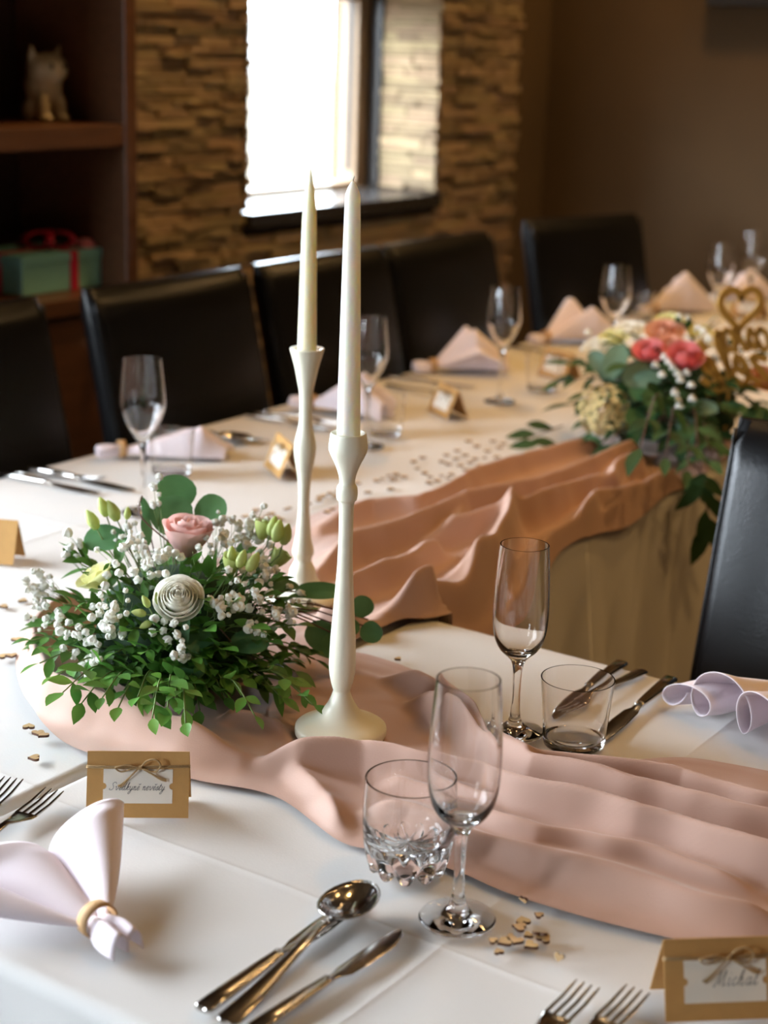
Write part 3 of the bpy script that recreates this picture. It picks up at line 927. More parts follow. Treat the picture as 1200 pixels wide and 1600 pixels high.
# near flute: straight-sided bowl, rounded bottom
fo = [(0.0310, 0.0), (0.0318, 0.0012)] + sm([(0.0312, 0.0026), (0.022, 0.0055), (0.011, 0.0095), (0.0065, 0.016), (0.0048, 0.028), (0.0042, 0.050), (0.0052, 0.072), (0.0078, 0.0815), (0.0125, 0.0870),
      (0.0198, 0.0940), (0.0256, 0.1045), (0.0288, 0.120), (0.0297, 0.138), (0.0292, 0.158), (0.0278, 0.185), (0.0257, 0.2105)])
fi = [(0.0004, 0.0915)] + sm([(0.009, 0.0928), (0.0178, 0.0982), (0.0240, 0.1080), (0.0273, 0.122), (0.0283, 0.139), (0.0279, 0.158), (0.0265, 0.185), (0.0244, 0.2105)])
FLUTE_A = glass_from(fo, fi).mesh('flute', M['glass'], 50, True)
# the other flute: lens-shaped bowl with a pointed bottom
go = [(0.0310, 0.0), (0.0318, 0.0012)] + sm([(0.0312, 0.0026), (0.022, 0.0050), (0.010, 0.0085), (0.0056, 0.016), (0.0042, 0.030), (0.0036, 0.060), (0.0040, 0.088), (0.0060, 0.101), (0.0120, 0.112),
      (0.0230, 0.131), (0.0310, 0.148), (0.0336, 0.160), (0.0333, 0.172), (0.0312, 0.195), (0.0282, 0.226)])
gi = [(0.0004, 0.107)] + sm([(0.0070, 0.1095), (0.0170, 0.124), (0.0265, 0.142), (0.0318, 0.156), (0.0322, 0.170), (0.0302, 0.195), (0.0271, 0.226)])
FLUTE_B = glass_from(go, gi).mesh('flute', M['glass'], 50, True)
# whisky tumbler with a thick cut base
to = [(0.0315, 0.0)] + sm([(0.0335, 0.0025), (0.0355, 0.010), (0.0380, 0.020), (0.0398, 0.036), (0.0402, 0.052), (0.0398, 0.068), (0.0390, 0.0855)])
ti = [(0.0004, 0.0215)] + sm([(0.012, 0.0205), (0.026, 0.0235), (0.0345, 0.032), (0.0378, 0.046), (0.0382, 0.058), (0.0378, 0.070), (0.0372, 0.0855)])
TUMB_A = glass_from(to, ti, 144).mesh('tumbler', M['glass'], 40, True)
for v in TUMB_A.vertices:                    # scalloped cut foot outside, star cut in the thick floor inside
    x, y, z = v.co; r = math.hypot(x, y); a = math.atan2(y, x)
    inner_floor = r < 0.031 and 0.019 < z < 0.030
    if inner_floor:
        v.co.z += 0.0045 * math.cos(12 * a) * min(1, r / 0.02)
    elif z < 0.026 and r > 0.02:
        w = (1 - z / 0.026); q = 1 - abs(math.cos(5 * a)) ** 0.8
        v.co.x *= 1 - 0.13 * q * w; v.co.y *= 1 - 0.13 * q * w
        v.co.z += 0.008 * q * w * w
TUMB_A.update()
uo = [(0.0300, 0.0), (0.0312, 0.0012)] + sm([(0.0318, 0.004), (0.0330, 0.020), (0.0350, 0.045), (0.0378, 0.0725)])
ui = [(0.0004, 0.0068)] + sm([(0.020, 0.0068), (0.0288, 0.0085), (0.0312, 0.014), (0.0334, 0.045), (0.0364, 0.0725)])
TUMB_B = glass_from(uo, ui).mesh('tumbler', M['glass'], 50, True)
GZ = TZ + 0.0026


def put(name, me, p, label, cat, group=None, s=1.0, z=None):
    o = link(name, me); o.location = (p.x, p.y, GZ if z is None else z); o.scale = (s, s, s)
    o.rotation_euler = (0, 0, random.uniform(0, 6))
    return tag(o, label, cat, group)


put('champagne_flute', FLUTE_A, at(714, 1440), 'empty champagne flute standing nearest, right of the cut tumbler', 'glass', 'champagne flutes')
put('champagne_flute', FLUTE_A, at(803, 1147), 'empty champagne flute beside the plain tumbler behind the pink runner', 'glass', 'champagne flutes', 0.97)
put('champagne_flute', FLUTE_B, at(224, 803), 'empty champagne flute rising behind the white flower arrangement', 'glass', 'champagne flutes', 1.02)
put('champagne_flute', FLUTE_B, at(578, 497, 0.978), 'empty champagne flute half hidden behind the white taper candle', 'glass', 'champagne flutes')
put('champagne_flute', FLUTE_B, at(790, 450, 0.978), 'empty champagne flute in front of the fourth chair in the row', 'glass', 'champagne flutes')
put('champagne_flute', FLUTE_B, at(965, 415, 0.978), 'empty champagne flute in front of the farthest chair', 'glass', 'champagne flutes')
put('champagne_flute', FLUTE_B, at(1130, 381, 0.978), 'empty champagne flute behind the gold heart sign', 'glass', 'champagne flutes')
put('champagne_flute', FLUTE_B, at(1180, 362, 0.978), 'empty champagne flute farthest back near the right frame edge', 'glass', 'champagne flutes')
put('water_tumbler', TUMB_A, at(636, 1362), 'heavy whisky tumbler with thick star-cut base', 'glass')
put('water_tumbler', TUMB_B, at(896, 1166), 'plain clear water tumbler in front of the far cutlery', 'glass', 'plain tumblers')
put('water_tumbler', TUMB_B, at(268, 742), 'plain clear water tumbler next to the napkin behind the flowers', 'glass', 'plain tumblers', 1.0)
put('water_tumbler', TUMB_B, at(600, 680), 'plain clear water tumbler right of the white candle', 'glass', 'plain tumblers', 1.0)
put('water_tumbler', TUMB_B, at(800, 608) + Vector((0.06, 0.02, 0)), 'plain clear water tumbler beside the napkin of the fourth chair', 'glass', 'plain tumblers', 1.0)
put('water_tumbler', TUMB_B, at(1000, 500) + Vector((0, 0, 0)), 'plain clear water tumbler behind the coral rose arrangement', 'glass', 'plain tumblers', 1.0)


# ------------------------------------------------------------------ cutlery
def bar(mb, secs, n=14):
    """loft of rounded sections (y, half width, z bottom, z top, x offset)"""
    P = []
    for (y, w, zb, zt, xo) in secs:
        row = []
        for i in range(n):
            a = 2 * PI * i / n
            ca, sa = math.cos(a), math.sin(a)
            row.append((xo + w * (abs(ca) ** 0.5) * (1 if ca >= 0 else -1), y, (zb + zt) / 2 + (zt - zb) / 2 * (abs(sa) ** 0.7) * (1 if sa >= 0 else -1)))
        P.append(row)
    vs = [p for r in P for p in r]; fs = []
    for j in range(len(P) - 1):
        for i in range(n):
            i2 = (i + 1) % n
            fs.append((j * n + i, j * n + i2, (j + 1) * n + i2, (j + 1) * n + i))
    fs.append(tuple(reversed(range(n)))); fs.append(tuple(range((len(P) - 1) * n, len(P) * n)))
    return mb.add(vs, fs)


HK = bar(MB(), [(0.0, 0.0062, 0.0006, 0.0052, 0), (0.002, 0.0082, 0.0, 0.0060, 0), (0.03, 0.0080, 0.0002, 0.0062, 0), (0.07, 0.0066, 0.0006, 0.0062, 0), (0.092, 0.0054, 0.0012, 0.0060, 0), (0.098, 0.0058, 0.0012, 0.0062, 0), (0.100, 0.0040, 0.0015, 0.005, 0)]).mesh('handle', M['steel'], 60, True)
BK = bar(MB(), [(0.099, 0.0042, 0.0018, 0.0044, 0), (0.108, 0.0050, 0.0014, 0.0034, 0), (0.118, 0.0085, 0.0012, 0.0030, 0.001), (0.150, 0.0098, 0.0011, 0.0027, 0.001), (0.180, 0.0092, 0.0010, 0.0024, 0.0005), (0.198, 0.0062, 0.0010, 0.0021, -0.002), (0.206, 0.0022, 0.0010, 0.0018, -0.0045)], 12).mesh('blade', M['steel'], 60, True)
HS = bar(MB(), [(0.0, 0.0050, 0.0012, 0.0040, 0), (0.003, 0.0090, 0.0006, 0.0042, 0), (0.04, 0.0074, 0.0020, 0.0050, 0), (0.09, 0.0042, 0.0060, 0.0090, 0), (0.125, 0.0034, 0.0090, 0.0120, 0), (0.142, 0.0046, 0.0062, 0.0090, 0)]).mesh('handle', M['steel'], 60, True)


def spoon_bowl():
    P = []
    nu, nv = 22, 9
    for i in range(nu):
        a = 2 * PI * i / nu
        row = []
        for j in range(nv):
            r = j / (nv - 1)
            wx = 0.0205 * (1 - 0.12 * math.sin(a))
            x = wx * r * math.cos(a); y = 0.170 + 0.031 * r * math.sin(a)
            z = 0.0012 + 0.0105 * (r ** 2.2)
            row.append((x, y, z))
        P.append(row)
    mb = MB(); mb.grid(P, closed_u=True)
    return mb.mesh('bowl', M['steel'], True, True)


BS_ = spoon_bowl()
HF = bar(MB(), [(0.0, 0.0050, 0.0012, 0.0040, 0), (0.003, 0.0088, 0.0006, 0.0042, 0), (0.04, 0.0072, 0.0020, 0.0050, 0), (0.09, 0.0040, 0.0060, 0.0090, 0), (0.120, 0.0036, 0.0080, 0.0106, 0), (0.132, 0.0070, 0.0056, 0.0078, 0), (0.145, 0.0112, 0.0034, 0.0054, 0), (0.152, 0.0118, 0.0032, 0.0052, 0)]).mesh('handle', M['steel'], 60, True)
TN = bar(MB(), [(0.150, 0.0017, 0.0032, 0.0052, 0), (0.175, 0.0015, 0.0040, 0.0058, 0), (0.192, 0.0012, 0.0066, 0.0080, 0), (0.199, 0.0005, 0.0080, 0.0088, 0)], 8).mesh('tine', M['steel'], 60, True)


def cutlery(kind, p0, p1, label, group=None, z=GZ, s=None, lift=0.0, tilt=0.0):
    """p0 = handle end, p1 = tip, both pixels of the photograph on the table top"""
    a = at(*p0, z); b = at(*p1, z); d = b - a
    full = {'knife': 0.206, 'spoon': 0.201, 'fork': 0.199}[kind]
    if s is None:
        s = d.length / full
    t = thing('table_' + kind, (0, 0, 0), 0, label, kind, group)
    t.matrix_world = frame_mat(Vector((b.x, b.y, z + lift)) - d.normalized() * full * s, d, (0, 0, 1)) @ Matrix.Rotation(tilt, 4, 'X') @ Matrix.Scale(s, 4)
    if kind == 'knife':
        link('handle', HK, t); link('blade', BK, t)
    elif kind == 'spoon':
        link('handle', HS, t); solid(link('bowl', BS_, t), 0.0012)
    else:
        link('handle', HF, t)
        for k in range(4):
            link('tine', TN, t, Matrix.Translation(((k - 1.5) * 0.0064, 0, 0)))
    return t


cutlery('knife', (315, 1583), (560, 1408), 'steel table knife left of the spoon on the near table', z=GZ)
cutlery('spoon', (352, 1610), (577, 1404), 'steel soup spoon resting across the near knife', lift=0.0035)
cutlery('knife', (395, 1614), (632, 1457), 'steel knife right of the spoon on the near table')
cutlery('knife', (972, 1038), (858, 1122), 'steel table knife, left piece of the set behind the plain tumbler', 'cutlery behind the plain tumbler')
cutlery('fork', (1005, 1050), (872, 1120), 'steel fork, middle piece of the set behind the plain tumbler', 'cutlery behind the plain tumbler')
cutlery('knife', (1049, 1063), (936, 1158), 'steel knife, right piece of the set beside the right napkin', 'cutlery behind the plain tumbler')
cutlery('knife', (5, 742), (155, 772), 'dark steel knife nearest the left frame edge on the long table', 'cutlery left of the flute')
cutlery('fork', (22, 739), (165, 752), 'steel fork between two knives left of the flute', 'cutlery left of the flute')
cutlery('knife', (45, 732), (208, 768), 'dark steel knife lying beside the flute behind the flowers', 'cutlery left of the flute')
cutlery('fork', (-45, 1288), (22, 1228), 'steel fork cut by the left frame edge, behind the front napkin', 'forks by the front napkin', s=1.0)
cutlery('fork', (0, 1308), (86, 1246), 'steel fork whose tines peek out behind the front napkin', 'forks by the front napkin', s=1.0)
cutlery('fork', (780, 1680), (918, 1552), 'steel fork at the bottom frame edge, left of a pair', 'forks at the bottom frame edge', s=1.0)
cutlery('fork', (870, 1675), (996, 1560), 'steel fork at the bottom frame edge, beside the right card', 'forks at the bottom frame edge', s=1.0)
cutlery('knife', (385, 648), (522, 674), 'steel knife in front of the third chair, left of the candle', 'cutlery before the third chair')
cutlery('fork', (400, 644), (540, 668), 'steel fork in front of the third chair, beside a knife', 'cutlery before the third chair')
cutlery('spoon', (300, 682), (392, 692), 'steel spoon lying left of the second kraft card', 'cutlery before the second chair', s=1.0)
cutlery('knife', (310, 676), (420, 690), 'steel knife lying behind the spoon near the second kraft card', 'cutlery before the second chair', s=1.0)
cutlery('knife', (600, 588), (742, 606), 'steel knife in front of the fourth chair, above the card', 'cutlery before the fourth chair')
cutlery('fork', (600, 602), (720, 628), 'steel fork in front of the fourth chair, left of the card', 'cutlery before the fourth chair', s=1.0)
cutlery('knife', (812, 545), (900, 560), 'steel knife in front of the farthest chair', s=1.0)


# ------------------------------------------------------------------ napkins
def napkin_mesh(seed, L=0.175, W=0.17, amp=0.040, n=2.5, phase=0.0, skew=0.25, peak=None):
    rnd = random.Random(seed)
    nu, nv = 40, 110
    U = np.linspace(0, 1, nu)[:, None]; S = np.linspace(-1, 1, nv)[None, :]
    wob = 0.15 * np.sin(S * 2.1 + seed) + 0.06 * np.sin(S * 5.3 + seed * 2)
    ph = n * PI * (S + wob) + phase
    c = np.cos(ph)
    A = 0.004 + (amp - 0.004) * (U ** 0.95)
    if peak:
        A = 0.004 + (amp - 0.004) * np.where(U < peak, U / peak, 1 - 0.75 * (U - peak) / (1 - peak))
    crest = 0.5 + 0.5 * c
    crest = crest ** 0.85
    hvar = 1.0 + 0.30 * np.sin(S * 2.6 + seed * 1.7)
    z = 0.0035 + 0.006 * (1 - U) + A * crest * hvar
    x = S * (0.0085 + W / 2 * U ** 0.85) + skew * A * np.sin(ph) * 0.9
    ln = L * (1 - 0.05 * S ** 2 + 0.06 * np.sin(S * 4 + seed))
    y = U * ln - 0.10 * z * U
    # the free hem curls a little
    z = z + 0.006 * smooth1(0.82, 1.0, U) * np.sin(S * 9 + seed)
    z = np.maximum(z, 0.0022)
    return MB().grid([[(x[i, j], y[i, j], z[i, j]) for j in range(nv)] for i in range(nu)])


def tail_mesh(seed):
    P = []
    nv = 46
    for i in range(10):
        u = i / 9
        row = []
        for j in range(nv):
            s_ = -1 + 2 * j / (nv - 1)
            ph = 2.0 * PI * s_ + seed
            x = s_ * (0.0075 + 0.007 * math.sin(u * PI * 0.7)) + 0.003 * math.sin(ph)
            z = 0.0105 + (0.006 + 0.0045 * math.sin(u * PI * 0.8)) * math.cos(ph) + 0.003 * math.cos(s_ * 1.5)
            row.append((x, -u * 0.042, max(z, 0.0025)))
        P.append(row)
    return MB().grid(P)


def napkin(p0, p1, label, seed, **kw):
    a = at(*p0, TZ + 0.012); b = at(*p1, TZ + 0.02)
    d = b - a
    rz = math.atan2(d.y, d.x) - PI / 2
    t = thing('cloth_napkin', (a.x, a.y, GZ - 0.0003), rz, label, 'napkin', 'pink cloth napkins in rings')
    solid(napkin_mesh(seed, **kw).build('fan', M['napkin'], t, True, False), 0.0011)
    solid(tail_mesh(seed).build('tail', M['napkin'], t, True, False), 0.0011)
    rg = MB(); nn = 40
    prof = []
    P = []
    for i in range(nn):
        an = 2 * PI * i / nn
        cx, cz = math.cos(an), math.sin(an)
        P.append([((r) * cx, y, 0.0148 + r * cz * 0.94) for r, y in ((0.0142, -0.006), (0.0156, -0.006), (0.0158, 0.0), (0.0156, 0.006), (0.0142, 0.006), (0.0140, 0.0), (0.0142, -0.006))])
    rg.grid(P, closed_u=True)
    rg.build('napkin_ring', M['ring'], t, True)
    return t


napkin((152, 1446), (14, 1338), 'pale pink napkin fanned out of a kraft ring at the lower left', 3, L=0.134, W=0.180, amp=0.036, n=3.0, phase=0.0, skew=0.55)
napkin((1292, 1082), (1090, 1132), 'pale pink napkin cut by the right frame edge, beside the cutlery', 5, L=0.165, W=0.15, amp=0.046, n=3.0, phase=0.0, skew=0.6)
napkin((190, 706), (345, 690), 'pale pink napkin lying behind the flute and the flowers', 7, L=0.18, W=0.12, amp=0.040, n=3.0, phase=0.0, peak=0.75)
napkin((487, 632), (612, 634), 'pale pink napkin half hidden behind the white candle', 8, L=0.16, W=0.11, amp=0.062, n=3.0, phase=0.0, peak=0.6)
napkin((676, 574), (790, 566), 'pale pink napkin in front of the fourth chair', 9, L=0.17, W=0.11, amp=0.075, n=3.0, phase=0.0, peak=0.55)
napkin((852, 530), (962, 516), 'pale pink napkin in front of the farthest chair', 10, L=0.18, W=0.12, amp=0.075, n=3.0, phase=0.0, peak=0.6)
napkin((1020, 484), (1120, 470), 'pale pink napkin left of the gold heart, far down the table', 11, L=0.17, W=0.12, amp=0.080, n=3.0, phase=0.0, peak=0.5)
napkin((1135, 462), (1230, 450), 'pale pink napkin farthest down the table at the right edge', 12, L=0.15, W=0.12, amp=0.06, n=3.0, phase=0.0, peak=0.6)


# ------------------------------------------------------------------ handwriting for the cards and the sign
GLY = {
    'S': (1.45, [[(1.35, 1.6), (1.15, 2.0), (0.7, 2.0), (0.45, 1.6), (0.7, 1.15), (0.95, 0.7), (0.85, 0.2), (0.45, 0.0), (0.05, 0.15), (0.1, 0.5)]]),
    'v': (0.95, [[(0, 0.75), (0.15, 1), (0.28, 0.4), (0.42, 0), (0.72, 0.5), (0.78, 1), (1.0, 0.9)]]),
    'e': (0.72, [[(0, 0.35), (0.45, 0.6), (0.5, 0.95), (0.28, 1), (0.08, 0.5), (0.28, 0), (0.74, 0.3)]]),
    'd': (1.0, [[(0.62, 0.8), (0.3, 1), (0.04, 0.5), (0.24, 0), (0.52, 0.3), (0.66, 1.0), (0.72, 2.0)], [(0.66, 1.0), (0.62, 0.2), (0.78, 0), (1.02, 0.3)]]),
    'k': (0.82, [[(0, 0.2), (0.38, 1.5), (0.34, 2), (0.18, 1.5), (0.1, 0)], [(0.12, 0.5), (0.48, 1), (0.58, 0.75), (0.25, 0.5), (0.5, 0.05), (0.84, 0.3)]]),
    'y': (0.95, [[(0, 0.8), (0.1, 1), (0.15, 0.3), (0.33, 0), (0.6, 0.4), (0.68, 1)], [(0.68, 1), (0.55, -0.5), (0.25, -1), (0.05, -0.7), (0.4, -0.2), (0.97, 0.35)]]),
    'n': (0.85, [[(0, 0.7), (0.14, 1), (0.12, 0)], [(0.13, 0.5), (0.4, 1), (0.55, 0.7), (0.5, 0.1), (0.65, 0), (0.87, 0.3)]]),
    's': (0.68, [[(0, 0.15), (0.35, 1.05), (0.5, 0.5), (0.35, 0.0), (0.05, 0.1)], [(0.38, 0), (0.7, 0.3)]]),
    't': (0.6, [[(0, 0.2), (0.28, 1.7), (0.16, 0.3), (0.3, 0), (0.62, 0.3)], [(0.0, 1.15), (0.5, 1.22)]]),
    'M': (1.6, [[(0, 0.1), (0.15, 0.0), (0.45, 1.95), (0.62, 0.15), (1.12, 1.95), (1.18, 0.2), (1.32, 0), (1.6, 0.3)]]),
    'i': (0.42, [[(0.08, 0.85), (0.12, 1.0), (0.12, 0.5), (0.14, 0.1), (0.26, 0), (0.44, 0.25)], [(0.10, 1.5), (0.16, 1.58)]]),
    'c': (0.62, [[(0.52, 0.85), (0.3, 1), (0.05, 0.5), (0.25, 0), (0.64, 0.3)]]),
    'h': (0.87, [[(0, 0.2), (0.38, 1.6), (0.3, 2), (0.15, 1.4), (0.1, 0)], [(0.12, 0.5), (0.4, 1), (0.55, 0.7), (0.5, 0.1), (0.65, 0), (0.89, 0.3)]]),
    'a': (0.88, [[(0.6, 0.8), (0.3, 1), (0.05, 0.5), (0.25, 0), (0.55, 0.4), (0.65, 1)], [(0.65, 1), (0.6, 0.2), (0.7, 0), (0.9, 0.3)]]),
    'l': (0.58, [[(0, 0.2), (0.38, 1.5), (0.33, 2), (0.18, 1.5), (0.15, 0.2), (0.33, 0), (0.6, 0.3)]]),
    'o': (0.85, [[(0.4, 1), (0.1, 0.75), (0.08, 0.25), (0.35, 0), (0.65, 0.3), (0.62, 0.8), (0.4, 1), (0.6, 0.8), (0.88, 0.75)]]),
    'm': (1.3, [[(0, 0.7), (0.14, 1), (0.12, 0)], [(0.13, 0.5), (0.38, 1), (0.5, 0.7), (0.48, 0)], [(0.49, 0.5), (0.76, 1), (0.9, 0.7), (0.88, 0.15), (1.02, 0), (1.32, 0.3)]]),
    'z': (0.8, [[(0, 0.9), (0.25, 1), (0.6, 0.95), (0.05, 0.05), (0.4, 0.08), (0.82, 0.25)]]),
    ' ': (0.7, []),
}
GLY['\u011b'] = (GLY['e'][0], GLY['e'][1] + [[(0.15, 1.65), (0.36, 1.38), (0.62, 1.68)]])
GLY['\u017e'] = (GLY['z'][0], GLY['z'][1] + [[(0.15, 1.65), (0.38, 1.38), (0.66, 1.68)]])
GLY['\u00e9'] = (GLY['e'][0], GLY['e'][1] + [[(0.3, 1.35), (0.55, 1.7)]])


def strokes(text, slant=0.38, gap=0.06):
    x = 0; out = []
    for ch in text:
        adv, st = GLY[ch]
        for s_ in st:
            pts = catmull([(px_ + x, py_, 0) for px_, py_ in s_], 6)
            out.append([(p.x + slant * p.y, p.y) for p in pts])
        x += adv + gap
    return out, x


def ribbon(mb, pts, w, z, th=None):
    """flat stroke of width w in the XY plane; with th an extruded bar"""
    n = len(pts); L = []; R = []
    for i in range(n):
        a = Vector(pts[max(i - 1, 0)]); b = Vector(pts[min(i + 1, n - 1)])
        t = (b - a); t = t.normalized() if t.length > 1e-9 else Vector((1, 0))
        nn = Vector((-t.y, t.x)) * w / 2
        p = Vector(pts[i]); L.append(p + nn); R.append(p - nn)
    if th is None:
        mb.grid([[(l.x, l.y, z), (r.x, r.y, z)] for l, r in zip(L, R)])
    else:
        P = [[(l.x, l.y, z), (r.x, r.y, z), (r.x, r.y, z + th), (l.x, l.y, z + th), (l.x, l.y, z)] for l, r in zip(L, R)]
        mb.grid(P)
        mb.add([P[0][k] for k in range(4)], [(0, 1, 2, 3)]); mb.add([P[-1][k] for k in range(4)], [(3, 2, 1, 0)])


# ------------------------------------------------------------------ place cards
CW, CHH, CD = 0.093, 0.0560, 0.0225
SLANT = math.hypot(CHH, CD)


def place_card(loc, rz, label, text=None, bow=True, group='kraft place cards'):
    t = thing('place_card', (loc.x, loc.y, GZ - 0.0002), rz, label, 'place card', group)
    # panel frame: X along the ridge, Y up the slanted front, Z outwards
    def panel_m(sign):
        yv = Vector((0, sign * CD, CHH)).normalized()          # sign +1: front panel climbs to +y
        zv = Vector((0, -sign * CHH, CD)).normalized()
        xv = Vector((sign, 0, 0))
        m = Matrix((xv, yv, zv)).transposed().to_4x4(); m.translation = (0, -sign * CD, 0); return m
    pf = MB().box(-CW / 2, CW / 2, 0, SLANT, -0.0006, 0).build('front_panel', M['kraft'], t, False); pf.matrix_local = panel_m(1)
    pb = MB().box(-CW / 2, CW / 2, 0, SLANT, -0.0006, 0).build('back_panel', M['kraft'], t, False); pb.matrix_local = panel_m(-1)
    # ticket-shaped label with notched ends
    lw, lh, ly = 0.0315, 0.0155, 0.0285
    poly = []
    for sx, sy in ((1, 1),):
        pass
    def notch(sx, up):
        r = 0.0030; pts = []
        for k in range(7):
            a = -PI / 2 + PI * k / 6
            pts.append((sx * (lw - r * math.cos(a)), ly + r * math.sin(a)))
        return pts if up else list(reversed(pts))
    poly = [(-lw, ly - lh), (lw, ly - lh)] + notch(1, True) + [(lw, ly + lh), (-lw, ly + lh)] + notch(-1, False)
    MB().prism(poly, 0.0001, 0.0005).build('name_label', M['label'], pf, False)
    if text:
        st, tw = strokes(text, 0.38, 0.06 if len(text) > 8 else 0.16); sc = 0.0505 / tw if len(text) > 8 else 0.0058
        mb = MB()
        x0 = (-tw * sc / 2 - 0.001) if len(text) > 8 else 0.0
        if len(text) <= 8:
            x0 = -0.0095
        for s_ in st:
            ribbon(mb, [(x0 + a * sc, ly - 0.0035 + b * sc) for a, b in s_], 0.00050 if len(text) > 8 else 0.00055, 0.00065)
        mb.build('lettering', M['ink'], pf, False, False)
    if bow:
        tw_ = MB(); yb = ly + lh + 0.0012
        for dy in (0.0, 0.0014):
            tw_.tube([(-CW / 2 - 0.0006, yb + dy, -0.0004), (-CW / 2 + 0.001, yb + dy, 0.0009), (-0.02, yb + dy - 0.0004, 0.0012), (0.02, yb + dy + 0.0004, 0.0012), (CW / 2 - 0.001, yb + dy + 0.001, 0.0009), (CW / 2 + 0.0006, yb + dy + 0.001, -0.0004)], 0.0007, 6)
        tw_.build('twine', M['twine'], pf, True)
        b = MB()
        for s_ in (-1, 1):
            for dz in (0, 0.0012):
                lp = [(0.002, yb, 0.002 + dz), (s_ * 0.008, yb + 0.0065 - (0.004 if s_ < 0 else 0), 0.0045 + dz), (s_ * 0.0165, yb + 0.0075 - (0.006 if s_ < 0 else 0), 0.005 + dz), (s_ * 0.0205, yb + 0.002 - (0.002 if s_ < 0 else 0), 0.0045 + dz), (s_ * 0.0150, yb - 0.0035, 0.0035 + dz), (s_ * 0.006, yb - 0.001, 0.0025 + dz), (0.001, yb, 0.002 + dz)]
                b.tube(catmull(lp, 5), 0.00075, 6)
        for q in (0, 1):
            b.tube(catmull([(0.001, yb, 0.003), (-0.006, yb - 0.007, 0.0035), (-0.012 - q * 0.0014, yb - 0.014, 0.002), (-0.016 - q * 0.002, yb - 0.0175 + q * 0.001, 0.002)], 4), 0.0008, 6)
            b.tube(catmull([(0.003, yb, 0.003), (0.012, yb - 0.005, 0.0035), (0.021, yb - 0.0095 - q * 0.001, 0.0025), (0.026, yb - 0.0105 - q * 0.0012, 0.002)], 4), 0.0008, 6)
        ellip(b, (0.002, yb, 0.0030), (0.0022, 0.0022, 0.0020), 10, 6)
        b.build('bow', M['twine'], pf, True)
    return t


def card_at(pl, pr_ang, label, text=None, corner=True, **kw):
    """pl = pixel of the lower left front corner, pr_ang = direction of the ridge (radians)"""
    a = at(*pl, GZ); x = Vector((math.cos(pr_ang), math.sin(pr_ang), 0)); y = Vector((-x.y, x.x, 0))
    c = a + x * (CW / 2 if corner else 0) + y * CD
    return place_card(c, pr_ang, label, text, **kw)


card_at((134, 1277), math.radians(37.4), 'kraft place card with twine bow reading Sv\u011bdkyn\u011b nev\u011bsty', 'Sv\u011bdkyn\u011b nev\u011bsty')
card_at((1040, 1597), math.radians(41), 'kraft place card with twine bow reading Michal, lower right', 'Michal')
card_at((412, 727), math.radians(-36), 'small kraft place card left of the flared ivory holder')
card_at((668, 640), math.radians(-34), 'small kraft place card right of the white candle')
card_at((838, 583), math.radians(-20), 'small kraft place card left of the coral rose arrangement')
card_at((1140, 492), math.radians(-15), 'small kraft place card behind the gold heart sign')
card_at((40, 868), math.radians(205), 'kraft place card cut by the left frame edge behind the flowers')


# ------------------------------------------------------------------ wooden hearts
def heart_poly(n=26, s=1.0):
    out = []
    for i in range(n):
        t = 2 * PI * i / n
        out.append((s * 16 * math.sin(t) ** 3 / 32, s * (13 * math.cos(t) - 5 * math.cos(2 * t) - 2 * math.cos(3 * t) - math.cos(4 * t)) / 32))
    return list(reversed(out))


HE = MB().prism(heart_poly(26, 0.0125), 0, 0.0026, 0, 1).mesh('wooden_heart', [M['heart'], M['burnt']], False, True)
HES = MB().prism(heart_poly(22, 0.0085), 0, 0.0024, 0, 1).mesh('wooden_heart', [M['heart'], M['burnt']], False, True)
HROT = random.Random(5)


def heart(px, py, label, group, small=False, tilt=None, z=None):
    p = at(px, py, TZ + 0.002)
    zz = max(runner_z(p.x, p.y) + 0.0012, GZ) if z is None else z
    p = at(px, py, zz)
    o = link('wooden_heart', HES if small else HE)
    o.location = (p.x, p.y, zz); o.rotation_euler = (0, 0, HROT.uniform(0, 6.28))
    if tilt:
        o.rotation_euler = (tilt, 0.1, HROT.uniform(0, 6.28)); o.location.z += 0.004
    tag(o, label, 'heart', group)


g = 'wooden hearts beside the nearest flute'
for (x, y, sm_) in [(817, 1441, 0), (842, 1432, 1), (812, 1451, 0), (825, 1463, 1), (770, 1472, 1), (788, 1474, 0), (806, 1472, 0), (850, 1469, 0), (829, 1479, 0), (779, 1489, 1), (798, 1466, 1)]:
    heart(x, y, 'tiny plywood heart with burnt edge in the heap beside the nearest flute', g, bool(sm_))
heart(817, 1414, 'tiny plywood heart leaning against the runner edge right of the nearest flute', g, True, 1.0)
heart(844, 1469, 'tiny plywood heart tilted up on the heap beside the nearest flute', g, False, 0.5)
heart(874, 1502, 'single tiny plywood heart standing upright right of the nearest heap', g, True, 1.2)
heart(622, 1031, 'single dark tiny heart on bare cloth right of the eucalyptus leaves', 'single hearts', True)
g = 'wooden hearts at the left frame edge'
for (x, y) in [(36, 940), (6, 949), (43, 967), (26, 1001), (4, 1027), (18, 1026)]:
    heart(x, y, 'tiny plywood heart on white cloth between the flowers and the left frame edge', g)
g = 'wooden hearts above the lettered card'
for (x, y) in [(45, 1137), (59, 1147), (67, 1150), (54, 1186)]:
    heart(x, y, 'tiny plywood heart on white cloth left of the pink runner, above the lettered card', g, False)
g = 'wooden hearts between the flowers and the flared holder'
rh = random.Random(3)
for (x, y) in [(398, 803), (384, 808), (410, 812), (425, 804), (432, 810), (440, 813), (447, 797), (400, 798), (418, 808), (452, 795), (480, 788), (498, 783)]:
    heart(x, y, 'tiny plywood heart scattered between the flowers and the candle holders', g, rh.random() < 0.4)
g = 'wooden hearts behind the nearer holder'
